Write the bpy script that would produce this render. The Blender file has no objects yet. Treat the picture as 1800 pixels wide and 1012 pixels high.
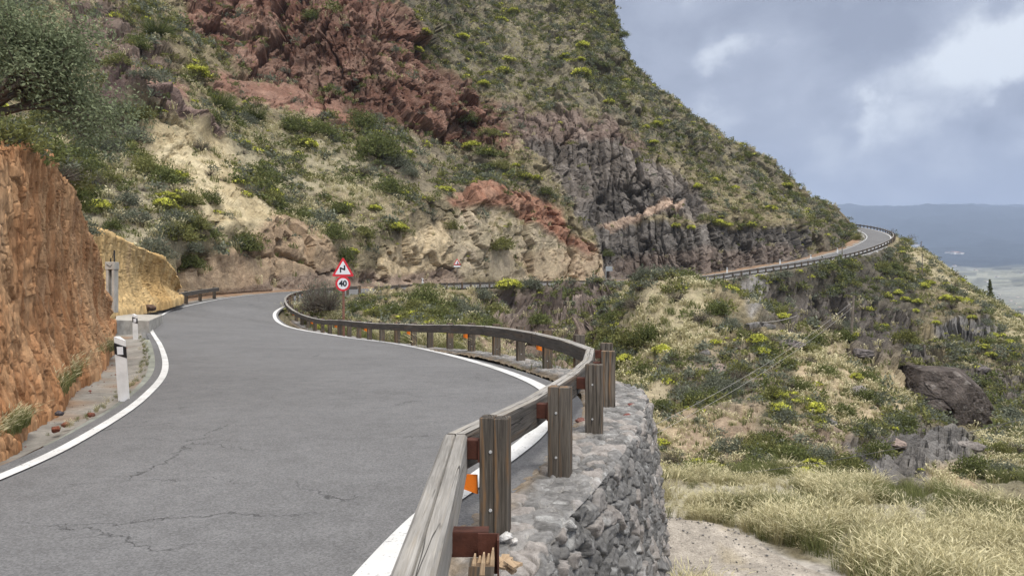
import bpy, math, random
import numpy as np
from mathutils import Vector

# ------------------------------------------------------------------ scene, camera, light, exposure
scene = bpy.context.scene
C = scene.collection
rng = np.random.default_rng(11)
random.seed(11)
EYE = 1.8
FPX = 1300.0                      # focal length in pixels of the 1800 px wide photograph
cd = bpy.data.cameras.new('camera'); cam = bpy.data.objects.new('camera', cd); C.objects.link(cam)
cam.location = (0, 0, EYE); cam.rotation_euler = (math.radians(90), 0, 0)
cd.sensor_width = 36; cd.lens = 36*FPX/1800; cd.clip_start = 0.05; cd.clip_end = 60000
scene.camera = cam
scene.render.resolution_x, scene.render.resolution_y = 1024, 575
scene.view_settings.view_transform = 'Standard'; scene.view_settings.look = 'None'
scene.view_settings.gamma = 1; scene.view_settings.exposure = 0.98
scene.cycles.use_denoising = True
scene.cycles.max_bounces = 5; scene.cycles.diffuse_bounces = 3; scene.cycles.glossy_bounces = 2
scene.cycles.transmission_bounces = 2; scene.cycles.volume_bounces = 0; scene.cycles.transparent_max_bounces = 4
SUN_EL, SUN_AZ = 58.0, 155.0      # azimuth from +Y clockwise: behind the camera, to the right
sd_ = bpy.data.lights.new('sun', 'SUN'); sun = bpy.data.objects.new('sun', sd_); C.objects.link(sun)
sd_.energy = 1.5; sd_.angle = math.radians(10); sd_.color = (1, .95, .88)
_e, _a = math.radians(SUN_EL), math.radians(SUN_AZ)
sdir = Vector((math.cos(_e)*math.sin(_a), math.cos(_e)*math.cos(_a), math.sin(_e)))
sun.rotation_euler = (-sdir).to_track_quat('-Z', 'Y').to_euler()

def P(px, py, Y):
    return np.array([(px-900)/FPX*Y, Y, EYE-(py-506)/FPX*Y])
def pdir(px, py):
    v = np.array([(px-900)/FPX, 1.0, -(py-506)/FPX]); return v/np.linalg.norm(v)

class NT:                          # small node-tree builder
    def __init__(s, tree): s.t = tree; s.n = tree.nodes; s.l = tree.links
    def new(s, kind, **kw):
        nd = s.n.new(kind)
        for k, v in kw.items(): setattr(nd, k, v)
        return nd
    def set(s, sock, v):
        if v is None: return
        if hasattr(v, 'is_linked'): s.l.new(v, sock)
        elif isinstance(v, (tuple, list)) and len(v) == 3 and sock.type == 'RGBA': sock.default_value = (*v, 1)
        else: sock.default_value = v
    def math(s, op, a, b=None, c=None, clamp=False):
        nd = s.new('ShaderNodeMath', operation=op, use_clamp=clamp)
        s.set(nd.inputs[0], a); s.set(nd.inputs[1], b)
        if c is not None: s.set(nd.inputs[2], c)
        return nd.outputs[0]
    def mix(s, f, a, b, mode='MIX'):
        nd = s.new('ShaderNodeMix', data_type='RGBA', blend_type=mode)
        s.set(nd.inputs[0], f); s.set(nd.inputs[6], a); s.set(nd.inputs[7], b); return nd.outputs[2]
    def ramp(s, v, a, b, lo=0.0, hi=1.0):
        nd = s.new('ShaderNodeMapRange', clamp=True)
        s.set(nd.inputs[0], v); s.set(nd.inputs[1], a); s.set(nd.inputs[2], b); s.set(nd.inputs[3], lo); s.set(nd.inputs[4], hi)
        return nd.outputs[0]
    def noise(s, vec, scale, detail=3, rough=.55, dist=0.0):
        nd = s.new('ShaderNodeTexNoise'); s.set(nd.inputs['Vector'], vec)
        nd.inputs['Scale'].default_value = scale; nd.inputs['Detail'].default_value = detail
        nd.inputs['Roughness'].default_value = rough; nd.inputs['Distortion'].default_value = dist
        return nd.outputs[0]
    def voro(s, vec, scale, feature='F1', out=0):
        nd = s.new('ShaderNodeTexVoronoi', feature=feature); s.set(nd.inputs['Vector'], vec)
        nd.inputs['Scale'].default_value = scale; return nd.outputs[out]
    def mapping(s, vec, scale=(1, 1, 1), loc=(0, 0, 0)):
        nd = s.new('ShaderNodeMapping'); s.set(nd.inputs[0], vec)
        nd.inputs[1].default_value = loc; nd.inputs[3].default_value = scale; return nd.outputs[0]
    def attr(s, name, out='Color'):
        nd = s.new('ShaderNodeAttribute', attribute_name=name); return nd.outputs[out]
    def bump(s, h, strength, dist):
        nd = s.new('ShaderNodeBump'); s.set(nd.inputs['Height'], h)
        nd.inputs['Strength'].default_value = strength; nd.inputs['Distance'].default_value = dist; return nd.outputs[0]

# world: the daylight sky behind a broken overcast of grey-blue cloud
world = bpy.data.worlds.new('World'); scene.world = world; world.use_nodes = True
W = NT(world.node_tree); W.n.clear()
sky = W.new('ShaderNodeTexSky', sky_type='NISHITA'); sky.sun_disc = False
sky.sun_elevation = _e; sky.sun_rotation = _a; sky.altitude = 800
gd = W.new('ShaderNodeTexCoord').outputs['Generated']
sepd = W.new('ShaderNodeSeparateXYZ'); W.l.new(gd, sepd.inputs[0]); dz = sepd.outputs[2]
m1 = W.mapping(gd, (1, 1, 1.9), (.3, .1, .2))
n1 = W.noise(m1, 3.6, 7, .55, .3)
n2 = W.noise(W.mapping(gd, (1, 1, 1.5), (2.3, .4, 0)), 8.5, 7, .6, .35)
cl = W.math('ADD', W.math('MULTIPLY', n1, .72), W.math('MULTIPLY', n2, .32))
wn_ = W.new('ShaderNodeTexNoise'); W.l.new(gd, wn_.inputs['Vector']); wn_.inputs['Scale'].default_value = 9; wn_.inputs['Detail'].default_value = 6; wn_.inputs['Roughness'].default_value = .6
wsb = W.new('ShaderNodeVectorMath', operation='SUBTRACT'); W.l.new(wn_.outputs['Color'], wsb.inputs[0]); wsb.inputs[1].default_value = (.5, .5, .5)
wsc = W.new('ShaderNodeVectorMath', operation='SCALE'); W.l.new(wsb.outputs[0], wsc.inputs[0]); wsc.inputs['Scale'].default_value = .22
wad = W.new('ShaderNodeVectorMath', operation='ADD'); W.l.new(gd, wad.inputs[0]); W.l.new(wsc.outputs[0], wad.inputs[1])
def glow(px, py, sharp, gain):     # a brighter or darker part of the cloud deck
    v = pdir(px, py); nd = W.new('ShaderNodeVectorMath', operation='DOT_PRODUCT')
    nrm = W.new('ShaderNodeVectorMath', operation='NORMALIZE'); W.l.new(wad.outputs[0], nrm.inputs[0])
    W.l.new(nrm.outputs[0], nd.inputs[0]); nd.inputs[1].default_value = tuple(v)
    return W.math('MULTIPLY', W.math('POWER', W.math('MAXIMUM', nd.outputs['Value'], 0.0), sharp), gain)
for g in ((1740, 75, 900, .24), (1735, 110, 3000, .12), (1640, 165, 900, .13), (1265, 120, 2500, .14), (1490, 222, 6000, .14), (1480, 280, 1500, .06), (1180, 30, 900, .05), (1560, 200, 2500, .07),
          (1450, 20, 500, -.13), (1760, 230, 900, -.1), (1760, 360, 400, -.09)):
    cl = W.math('ADD', cl, glow(*g))
t_ = W.ramp(cl, .38, .70)
cr = W.new('ShaderNodeValToRGB'); W.l.new(t_, cr.inputs[0])
cr.color_ramp.elements[0].position = 0; cr.color_ramp.elements[0].color = (2.35, 2.6, 3.3, 1)
cr.color_ramp.elements[1].position = 1; cr.color_ramp.elements[1].color = (6.4, 6.8, 7.3, 1)
e_ = cr.color_ramp.elements.new(.4); e_.color = (3.3, 3.6, 4.4, 1)
hz = W.ramp(dz, .06, .2)
cc = W.mix(hz, W.mix(.75, cr.outputs[0], (2.2, 2.6, 3.75)), cr.outputs[0])
lift = W.ramp(dz, .36, .85, 1.0, 4.2)
vs = W.new('ShaderNodeVectorMath', operation='SCALE'); W.l.new(cc, vs.inputs[0]); W.l.new(lift, vs.inputs['Scale'])
wm = W.mix(W.ramp(dz, .36, .8), vs.outputs[0], W.mix(.22, (14.2, 13.4, 12.2), vs.outputs[0]))
out = W.mix(.95, sky.outputs[0], wm)
bg = W.new('ShaderNodeBackground'); W.l.new(out, bg.inputs[0]); bg.inputs[1].default_value = 0.07
wo = W.new('ShaderNodeOutputWorld'); W.l.new(bg.outputs[0], wo.inputs[0])

# ------------------------------------------------------------------ numeric helpers
def _hash(ix, iy, iz, seed):
    h = (ix.astype(np.uint32)*np.uint32(374761393) + iy.astype(np.uint32)*np.uint32(668265263)
         + iz.astype(np.uint32)*np.uint32(2147483647) + np.uint32((seed*974634777) & 0xffffffff))
    h = (h ^ (h >> np.uint32(13)))*np.uint32(1274126177); h = (h ^ (h >> np.uint32(15)))*np.uint32(2246822519)
    return ((h ^ (h >> np.uint32(16))) & np.uint32(0xffffff)).astype(np.float32)/np.float32(0xffffff)
def vnoise(p, seed=0):
    p = np.asarray(p, np.float32); f = np.floor(p); i = f.astype(np.int64); t = p-f; t = t*t*t*(t*(t*6-15)+10)
    r = 0
    for dx in (0, 1):
        wx = t[:, 0] if dx else 1-t[:, 0]
        for dy in (0, 1):
            wy = t[:, 1] if dy else 1-t[:, 1]
            for dz in (0, 1):
                wz = t[:, 2] if dz else 1-t[:, 2]
                r = r + wx*wy*wz*_hash(i[:, 0]+dx, i[:, 1]+dy, i[:, 2]+dz, seed)
    return r*2-1
def fbm(p, oct=4, seed=0, gain=.5, ridged=False):
    p = np.asarray(p, np.float32); a, s, r = 1.0, 0.0, 0
    for o in range(oct):
        n = vnoise(p*(2.03**o)+o*17.3, seed+o)
        if ridged: n = 1-2*np.abs(n)
        r = r + a*n; s += a; a *= gain
    return r/s
def voronoi(p, seed=0, dims=3, facet=False):
    p = np.asarray(p, np.float32); f = np.floor(p); i = f.astype(np.int64); n = len(p)
    d1 = np.full(n, 9e9, np.float32); d2 = d1.copy(); cid = np.zeros(n, np.float32)
    zr = (-1, 0, 1) if dims == 3 else (0,); fac = np.zeros(n, np.float32)
    for dx in (-1, 0, 1):
        for dy in (-1, 0, 1):
            for dz in zr:
                a, b, c = i[:, 0]+dx, i[:, 1]+dy, i[:, 2]+dz
                jx = _hash(a, b, c, seed); jy = _hash(a, b, c, seed+7); jz = _hash(a, b, c, seed+13) if dims == 3 else 0
                d = (a+jx-p[:, 0])**2+(b+jy-p[:, 1])**2
                if dims == 3: d = d+(c+jz-p[:, 2])**2
                near = d < d1
                d2 = np.where(near, d1, np.minimum(d2, d)); d1 = np.where(near, d, d1)
                cid = np.where(near, _hash(a, b, c, seed+29), cid)
                if facet:          # a tilted plane per cell: angular broken faces
                    pl = (_hash(a, b, c, seed+31)-.5)*(p[:, 0]-a-jx)+(_hash(a, b, c, seed+37)-.5)*(p[:, 1]-b-jy)
                    if dims == 3: pl = pl+(_hash(a, b, c, seed+41)-.5)*(p[:, 2]-c-jz)
                    fac = np.where(near, pl*2, fac)
    if facet: return np.sqrt(d1), np.sqrt(d2), cid, fac
    return np.sqrt(d1), np.sqrt(d2), cid
def sstep(a, b, x):
    t = np.clip((x-a)/(b-a), 0, 1); return t*t*(3-2*t)
def poly_sd(px, py, poly):         # signed distance, positive inside
    poly = np.asarray(poly, float); n = len(poly); d = np.full(px.shape, 1e18); ins = np.zeros(px.shape, bool)
    for k in range(n):
        x0, y0 = poly[k]; x1, y1 = poly[(k+1) % n]; ex, ey = x1-x0, y1-y0
        t = np.clip(((px-x0)*ex+(py-y0)*ey)/(ex*ex+ey*ey+1e-9), 0, 1)
        d = np.minimum(d, (px-x0-t*ex)**2+(py-y0-t*ey)**2)
        cr_ = ((y0 > py) != (y1 > py)) & (px < (x1-x0)*(py-y0)/(y1-y0+1e-12)+x0); ins ^= cr_
    d = np.sqrt(d); return np.where(ins, d, -d)
class TPS:
    def __init__(s, q, v, lam=1e-4):
        s.q = np.asarray(q, float); n, k = s.q.shape
        K = s._k(s.q, s.q)+lam*np.eye(n); A = np.hstack([np.ones((n, 1)), s.q])
        M = np.zeros((n+k+1, n+k+1)); M[:n, :n] = K; M[:n, n:] = A; M[n:, :n] = A.T
        s.w = np.linalg.solve(M, np.concatenate([v, np.zeros(k+1)]))
    @staticmethod
    def _k(a, b):
        r2 = ((a[:, None, :]-b[None, :, :])**2).sum(-1); return .5*r2*np.log(r2+1e-12)
    def __call__(s, q):
        q = np.asarray(q, float); out_ = np.empty(len(q)); n = len(s.q)
        for a in range(0, len(q), 40000):
            b = q[a:a+40000]; out_[a:a+40000] = s._k(b, s.q)@s.w[:n]+s.w[n]+b@s.w[n+1:]
        return out_
def catmull(pts, per=12, closed=False):
    pts = np.asarray(pts, float); n = len(pts); ext = np.vstack([2*pts[0]-pts[1], pts, 2*pts[-1]-pts[-2]]); o = []
    for k in range(n-1):
        p0, p1, p2, p3 = ext[k:k+4]
        for t in np.linspace(0, 1, per, endpoint=False):
            o.append(.5*((2*p1)+(p2-p0)*t+(2*p0-5*p1+4*p2-p3)*t*t+(3*p1-p0-3*p2+p3)*t**3))
    o.append(pts[-1]); return np.array(o)
def arclen(p): return np.concatenate([[0], np.cumsum(np.linalg.norm(np.diff(p, axis=0), axis=1))])
def resample(p, s):                # points of polyline p at arc lengths s
    a = arclen(p); return np.stack([np.interp(s, a, p[:, k]) for k in range(p.shape[1])], 1)
def interp_pts(pts, x):            # piecewise-linear through rows (x, a, b, ...) keyed by column 0
    pts = np.asarray(pts, float); return [np.interp(x, pts[:, 0], pts[:, k]) for k in range(1, pts.shape[1])]

# ------------------------------------------------------------------ object helpers
def tag(o, label=None, cat=None, group=None, kind=None):
    if label: o['label'] = label
    if cat: o['category'] = cat
    if group: o['group'] = group
    if kind: o['kind'] = kind
    return o
def thing(name, loc, label, cat, group=None):
    o = bpy.data.objects.new(name, None); o.empty_display_size = .2; C.objects.link(o); o.location = loc
    return tag(o, label, cat, group)
def make_mesh(name, V, F, mats=None, smooth=False, uv=None, attrs=None, midx=None):
    V = np.asarray(V, np.float32).reshape(-1, 3); me = bpy.data.meshes.new(name)
    if isinstance(F, np.ndarray):
        nf, k = F.shape; tot = np.full(nf, k, np.int32); idx = F.astype(np.int32).ravel()
    else:
        nf = len(F); tot = np.array([len(f) for f in F], np.int32); idx = np.array([i for f in F for i in f], np.int32)
    me.vertices.add(len(V)); me.vertices.foreach_set('co', V.ravel())
    me.loops.add(len(idx)); me.loops.foreach_set('vertex_index', idx)
    me.polygons.add(nf); st = np.concatenate([[0], np.cumsum(tot)[:-1]]).astype(np.int32)
    me.polygons.foreach_set('loop_start', st)
    if midx is not None: me.polygons.foreach_set('material_index', np.asarray(midx, np.int32))
    me.update(calc_edges=True)
    me.polygons.foreach_set('use_smooth', np.full(nf, smooth))
    if uv is not None:
        l = me.uv_layers.new(name='UVMap'); l.data.foreach_set('uv', np.asarray(uv, np.float32).ravel())
    for nm, (typ, dom, val) in (attrs or {}).items():
        a = me.attributes.new(nm, typ, dom); val = np.asarray(val, np.float32)
        if typ == 'FLOAT_COLOR':
            if val.shape[1] == 3: val = np.hstack([val, np.ones((len(val), 1), np.float32)])
            a.data.foreach_set('color', val.ravel())
        else: a.data.foreach_set('value', val.ravel())
    for m in (mats if isinstance(mats, (list, tuple)) else [mats]):
        if m is not None: me.materials.append(m)
    me.validate(); return me
def mobj(name, me, parent=None, loc=(0, 0, 0)):
    o = bpy.data.objects.new(name, me); C.objects.link(o); o.location = loc
    if parent is not None: o.parent = parent
    return o
def gridF(n, m):
    i = np.arange(n-1)[:, None]*m+np.arange(m-1)[None, :]
    return np.stack([i, i+1, i+m+1, i+m], -1).reshape(-1, 4)
def grid_normals(G):
    du = np.gradient(G, axis=0); dv = np.gradient(G, axis=1); n = np.cross(du, dv)
    return n/(np.linalg.norm(n, axis=2, keepdims=True)+1e-9)
class MB:                          # collects shaped pieces of ONE part
    def __init__(s): s.v, s.f, s.m, s.u = [], [], [], []
    def add(s, V, F, m=0, uv=None):
        b = len(s.v); s.v += [tuple(p) for p in V]
        for k, f in enumerate(F):
            s.f.append([i+b for i in f]); s.m.append(m if np.isscalar(m) else m[k])
            s.u += [uv[i] if uv is not None else (0, 0) for i in f]
    def sweep(s, rings, m=0, caps=True, uscale=1.0, ringm=None):
        rings = [np.asarray(r, float) for r in rings]; k = len(rings[0]); V = np.vstack(rings); F, M, U = [], [], {}
        L = np.concatenate([[0], np.cumsum([np.linalg.norm(rings[i+1].mean(0)-rings[i].mean(0)) for i in range(len(rings)-1)])])
        w = np.concatenate([[0], np.cumsum(np.linalg.norm(np.roll(rings[0], -1, 0)-rings[0], axis=1))])
        b = len(s.v); s.v += [tuple(p) for p in V]
        for i in range(len(rings)-1):
            for j in range(k):
                j2 = (j+1) % k
                s.f.append([b+i*k+j, b+i*k+j2, b+(i+1)*k+j2, b+(i+1)*k+j]); s.m.append(m if ringm is None else ringm[j])
                s.u += [(L[i], w[j]), (L[i], w[j+1]), (L[i+1], w[j+1]), (L[i+1], w[j])]
        if caps:
            c0 = rings[0].mean(0)
            for base, rr, rev in ((b, rings[0], True), (b+(len(rings)-1)*k, rings[-1], False)):
                f = [base+j for j in range(k)]; f = f[::-1] if rev else f
                s.f.append(f); s.m.append(m if np.isscalar(m) else 0)
                s.u += [(.01*(i-base), .02*((i-base) % 3)) for i in f]
    def tube(s, pts, r, k=8, m=0):
        pts = [Vector(p) for p in pts]; r = r if isinstance(r, (list, tuple)) else [r]*len(pts); rings = []
        d0 = (pts[1]-pts[0]).normalized(); n = d0.orthogonal().normalized()
        for i, p in enumerate(pts):
            d = (pts[min(i+1, len(pts)-1)]-pts[max(i-1, 0)]).normalized()
            n = (n-d*n.dot(d)).normalized(); b = d.cross(n)
            rings.append([p+(n*math.cos(t)+b*math.sin(t))*r[i] for t in [2*math.pi*j/k for j in range(k)]])
        s.sweep([[tuple(q) for q in g] for g in rings], m)
    def box(s, c, x, y, z, bev=0.0, m=0):          # c centre, x/y/z half vectors; bevelled along z
        c, x, y, z = [np.asarray(a, float) for a in (c, x, y, z)]
        lx, ly = np.linalg.norm(x), np.linalg.norm(y); bx, by = min(.9, bev/lx), min(.9, bev/ly)
        prof = [(1-bx, -1), (1, -1+by), (1, 1-by), (1-bx, 1), (-1+bx, 1), (-1, 1-by), (-1, -1+by), (-1+bx, -1)] if bev else [(1, -1), (1, 1), (-1, 1), (-1, -1)]
        lz = np.linalg.norm(z); bz = bev/lz if bev else 0
        lv = [(-1, 1-bev/min(lx, ly)*.9), (-1+bz, 1), (1-bz, 1), (1, 1-bev/min(lx, ly)*.9)] if bev else [(-1, 1), (1, 1)]
        s.sweep([[c+x*a*q+y*b_*q+z*h for a, b_ in prof] for h, q in lv], m)
    def obj(s, name, mats, parent=None, smooth=False, loc=(0, 0, 0)):
        V = np.asarray(s.v, float)-np.asarray(loc, float) if parent is None and any(loc) else np.asarray(s.v, float)
        return mobj(name, make_mesh(name, V, s.f, mats, smooth, s.u, midx=s.m), parent, loc if parent is None else (0, 0, 0))

# ------------------------------------------------------------------ materials
def new_mat(name):
    m = bpy.data.materials.new(name); m.use_nodes = True; t = NT(m.node_tree); b = t.n['Principled BSDF']
    b.inputs['Specular IOR Level'].default_value = .2; b.inputs['Roughness'].default_value = .85
    return m, t, b
def plain(name, col, rough=.7, metal=0.0, vary=.12, scale=6.0, spec=.3):
    m, t, b = new_mat(name); pos = t.new('ShaderNodeTexCoord').outputs['Object']
    n = t.noise(pos, scale, 5); f = t.ramp(n, .25, .75, 1-vary*1.6, 1+vary)
    t.set(b.inputs['Base Color'], t.mix(1.0, col, t.new_rgb(f) if hasattr(t, 'new_rgb') else comb(t, f), 'MULTIPLY'))
    b.inputs['Roughness'].default_value = rough; b.inputs['Metallic'].default_value = metal; b.inputs['Specular IOR Level'].default_value = spec
    t.set(b.inputs['Normal'], t.bump(t.noise(pos, scale*7, 3), .25, .01)); return m
def comb(t, f):
    c = t.new('ShaderNodeCombineColor')
    for i in range(3): t.set(c.inputs[i], f)
    return c.outputs[0]

def terrain_mat(name, fine, bumpd, contrast=.35, stretch=None):
    m, t, b = new_mat(name); pos = t.new('ShaderNodeTexCoord').outputs['Object']
    if stretch: pos = t.mapping(pos, stretch)
    a = t.attr('albedo'); n1 = t.noise(pos, fine, 6, .62); n2 = t.noise(pos, fine*5.3, 4, .6); n3 = t.noise(pos, fine*.21, 3, .5)
    f = t.math('MULTIPLY', t.ramp(n1, .28, .72, 1-contrast, 1+contrast), t.ramp(n2, .25, .75, 1-contrast*.8, 1+contrast*.8))
    f = t.math('MULTIPLY', f, t.ramp(n3, .3, .7, .85, 1.15))
    t.set(b.inputs['Base Color'], t.mix(1.0, a, comb(t, f), 'MULTIPLY')); b.inputs['Roughness'].default_value = .95
    b.inputs['Specular IOR Level'].default_value = .08
    h = t.math('ADD', n1, t.math('MULTIPLY', n2, .45)); t.set(b.inputs['Normal'], t.bump(h, .9, bumpd)); return m
M = {}
M['hill'] = terrain_mat('hill_ground', 1.6, .22, .3)
M['valley'] = terrain_mat('slope_ground', 1.6, .2, .3)
M['bank'] = terrain_mat('orange_earth', 13.0, .025, .26, (1, 1, .22))
M['gravel'] = terrain_mat('path_gravel', 26.0, .02, .4)
M['far'] = terrain_mat('far_land', .02, 3.0, .3)
M['shoulder'] = terrain_mat('shoulder_ground', 7.0, .015, .22)

def leaf_mat(name, dark, light, hue=.12, transl=.25):
    m, t, b = new_mat(name); tone = t.attr('tone', 'Fac')
    info = t.new('ShaderNodeObjectInfo').outputs['Random']
    c = t.mix(tone, dark, light)
    f = t.ramp(info, 0, 1, 1-hue*1.5, 1+hue*1.5); c = t.mix(1.0, c, comb(t, f), 'MULTIPLY')
    d = t.new('ShaderNodeBsdfDiffuse'); t.set(d.inputs[0], c); tr = t.new('ShaderNodeBsdfTranslucent'); t.set(tr.inputs[0], c)
    mx = t.new('ShaderNodeMixShader'); mx.inputs[0].default_value = transl
    t.l.new(d.outputs[0], mx.inputs[1]); t.l.new(tr.outputs[0], mx.inputs[2]); o = t.n['Material Output']
    t.l.new(mx.outputs[0], o.inputs[0]); return m
M['leaf_green'] = leaf_mat('dark_green_leaves', (.062, .075, .028), (.18, .2, .078))
M['leaf_olive'] = leaf_mat('olive_leaves', (.09, .097, .036), (.25, .25, .095))
M['leaf_grey'] = leaf_mat('grey_green_leaves', (.075, .084, .06), (.23, .245, .18))
M['leaf_tree'] = leaf_mat('tree_leaves', (.08, .1, .055), (.27, .305, .18))
M['flower'] = leaf_mat('yellow_green_flowers', (.36, .39, .06), (.74, .73, .16), .1, .2)
M['twig'] = leaf_mat('dry_twigs', (.07, .058, .045), (.19, .165, .135), .1, 0.0)
M['straw'] = leaf_mat('dry_straw', (.23, .2, .09), (.76, .7, .46), .05, .3)
M['grassgreen'] = leaf_mat('green_grass', (.085, .1, .035), (.3, .31, .14), .05, .3)

def wood_mat(name, dark, light, brown, bf):
    m, t, b = new_mat(name); uv = t.new('ShaderNodeUVMap').outputs[0]
    ob = t.new('ShaderNodeObjectInfo').outputs['Random']
    off = t.new('ShaderNodeVectorMath', operation='ADD'); t.l.new(uv, off.inputs[0]); t.l.new(comb(t, t.math('MULTIPLY', ob, 37.0)), off.inputs[1])
    v = off.outputs[0]; g = t.noise(t.mapping(v, (1.3, 34, 1)), 1.6, 6, .65, 1.2); g2 = t.noise(t.mapping(v, (.5, 7, 1)), 2.0, 4, .6, .6)
    big = t.noise(t.mapping(v, (.9, 3, 1)), 1.5, 3)
    c = t.mix(t.ramp(g, .3, .7), dark, light); c = t.mix(t.math('MULTIPLY', t.ramp(g2, .52, .68), bf), c, brown)
    ck = t.math('ABSOLUTE', t.math('SUBTRACT', t.noise(t.mapping(v, (.35, 9, 1)), 1.3, 2, .4, .4), .5)); crack = t.math('MULTIPLY', t.ramp(ck, .004, .012, 1, 0), t.ramp(big, .42, .5))
    c = t.mix(1.0, c, comb(t, t.ramp(big, .3, .7, .72, 1.2)), 'MULTIPLY'); c = t.mix(t.math('MULTIPLY', crack, .85), c, (.022, .02, .018))
    t.set(b.inputs['Base Color'], c); b.inputs['Roughness'].default_value = .88
    h = t.math('SUBTRACT', t.math('MULTIPLY', g, .6), crack); t.set(b.inputs['Normal'], t.bump(h, .7, .006)); return m
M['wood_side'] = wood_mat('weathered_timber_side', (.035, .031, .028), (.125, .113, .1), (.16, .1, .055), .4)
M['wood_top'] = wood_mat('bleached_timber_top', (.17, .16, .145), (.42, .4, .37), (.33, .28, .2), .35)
M['wood_post'] = wood_mat('weathered_timber_post', (.042, .035, .029), (.165, .143, .117), (.25, .135, .055), .75)
M['wood_raw'] = wood_mat('splintered_timber', (.3, .2, .12), (.55, .42, .28), (.4, .25, .13), .5)
M['rust'] = plain('rusty_steel', (.075, .026, .016), .8, .0, .35, 9)
M['bolt'] = plain('galvanised_bolt', (.55, .55, .54), .45, .3, .1, 20)
M['orange'] = plain('orange_reflector', (.85, .21, .015), .5, 0, .05, 8)
M['white'] = plain('white_plastic', (.7, .7, .69), .5, 0, .14, 4)
M['black'] = plain('black_plastic', (.02, .02, .022), .5, 0, .15, 6)
M['red'] = plain('red_sign_paint', (.62, .035, .05), .45, 0, .06, 4)
M['signwhite'] = plain('white_sign_paint', (.74, .75, .77), .45, 0, .04, 4)
M['ink'] = plain('black_sign_paint', (.015, .017, .025), .5, 0, .1, 4)
M['pole'] = plain('brown_sign_post', (.2, .1, .07), .7, 0, .25, 7)
M['metal'] = plain('grey_sign_metal', (.4, .42, .43), .5, .4, .12, 5)
M['concrete'] = plain('weathered_concrete', (.4, .38, .34), .9, 0, .25, 3, .15)
M['polewood'] = plain('grey_pole_wood', (.2, .17, .14), .9, 0, .2, 3, .1)
M['wire'] = plain('cable', (.12, .115, .11), .7, 0, .1, 2)
M['palewire'] = plain('pale_cable', (.34, .32, .3), .6, 0, .1, 2)
M['bark'] = plain('bark', (.13, .105, .085), .95, 0, .3, 8, .1)
M['redstone'] = plain('red_stone', (.2, .075, .06), .95, 0, .35, 9, .1)
M['greystone'] = plain('grey_stone', (.16, .155, .15), .95, 0, .35, 7, .1)
M['housewhite'] = plain('white_plaster', (.7, .69, .66), .9, 0, .08, .2)
M['houseroof'] = plain('tile_roof', (.38, .22, .16), .9, 0, .2, .2)

def asphalt():
    m, t, b = new_mat('asphalt'); pos = t.new('ShaderNodeTexCoord').outputs['Object']
    fine = t.noise(pos, 95, 2, .6); grain = t.voro(pos, 70, 'F1', 1); sp = t.new('ShaderNodeSeparateColor'); t.l.new(grain, sp.inputs[0])
    big = t.noise(pos, .35, 4, .55); midn = t.noise(pos, 3.2, 5, .6)
    f = t.math('MULTIPLY', t.ramp(sp.outputs[0], 0, 1, .76, 1.24), t.ramp(fine, .3, .7, .84, 1.16))
    f = t.math('MULTIPLY', f, t.math('MULTIPLY', t.ramp(big, .3, .7, .9, 1.1), t.ramp(midn, .3, .7, .9, 1.1)))
    c = t.mix(1.0, (.142, .141, .142), comb(t, f), 'MULTIPLY')
    wv = t.new('ShaderNodeVectorMath', operation='ADD'); t.l.new(pos, wv.inputs[0])
    nn = t.new('ShaderNodeTexNoise'); t.set(nn.inputs['Vector'], pos); nn.inputs['Scale'].default_value = 1.7; nn.inputs['Detail'].default_value = 6; nn.inputs['Roughness'].default_value = .65
    sc = t.new('ShaderNodeVectorMath', operation='SCALE'); t.l.new(nn.outputs['Color'], sc.inputs[0]); sc.inputs['Scale'].default_value = .9; t.l.new(sc.outputs[0], wv.inputs[1])
    e = t.voro(t.mapping(wv.outputs[0], (.33, .62, .0)), 1.0, 'DISTANCE_TO_EDGE', 0)
    gate = t.ramp(t.noise(pos, .42, 3, .5), .5, .56)
    cm = t.math('MULTIPLY', t.ramp(e, .0010, .0036, 1, 0), gate)
    t.set(b.inputs['Base Color'], t.mix(t.math('MULTIPLY', cm, .6), c, (.018, .018, .018))); b.inputs['Roughness'].default_value = .9
    t.set(b.inputs['Normal'], t.bump(t.math('SUBTRACT', t.math('ADD', sp.outputs[0], fine), t.math('MULTIPLY', cm, 3.0)), .55, .004)); return m
M['asphalt'] = asphalt()
def paint():
    m, t, b = new_mat('road_paint'); pos = t.new('ShaderNodeTexCoord').outputs['Object']
    w = t.math('ADD', t.math('MULTIPLY', t.noise(pos, 45, 3, .65), .6), t.math('MULTIPLY', t.noise(pos, 4.0, 4, .6), .4))
    c = t.mix(t.ramp(t.noise(pos, 1.3, 4), .3, .7), (.5, .5, .485), (.7, .7, .69))
    t.set(b.inputs['Base Color'], t.mix(t.ramp(w, .37, .44), (.24, .235, .23), c)); b.inputs['Roughness'].default_value = .7
    t.set(b.inputs['Normal'], t.bump(t.noise(pos, 80, 2), .3, .003)); return m
M['paint'] = paint()
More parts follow.
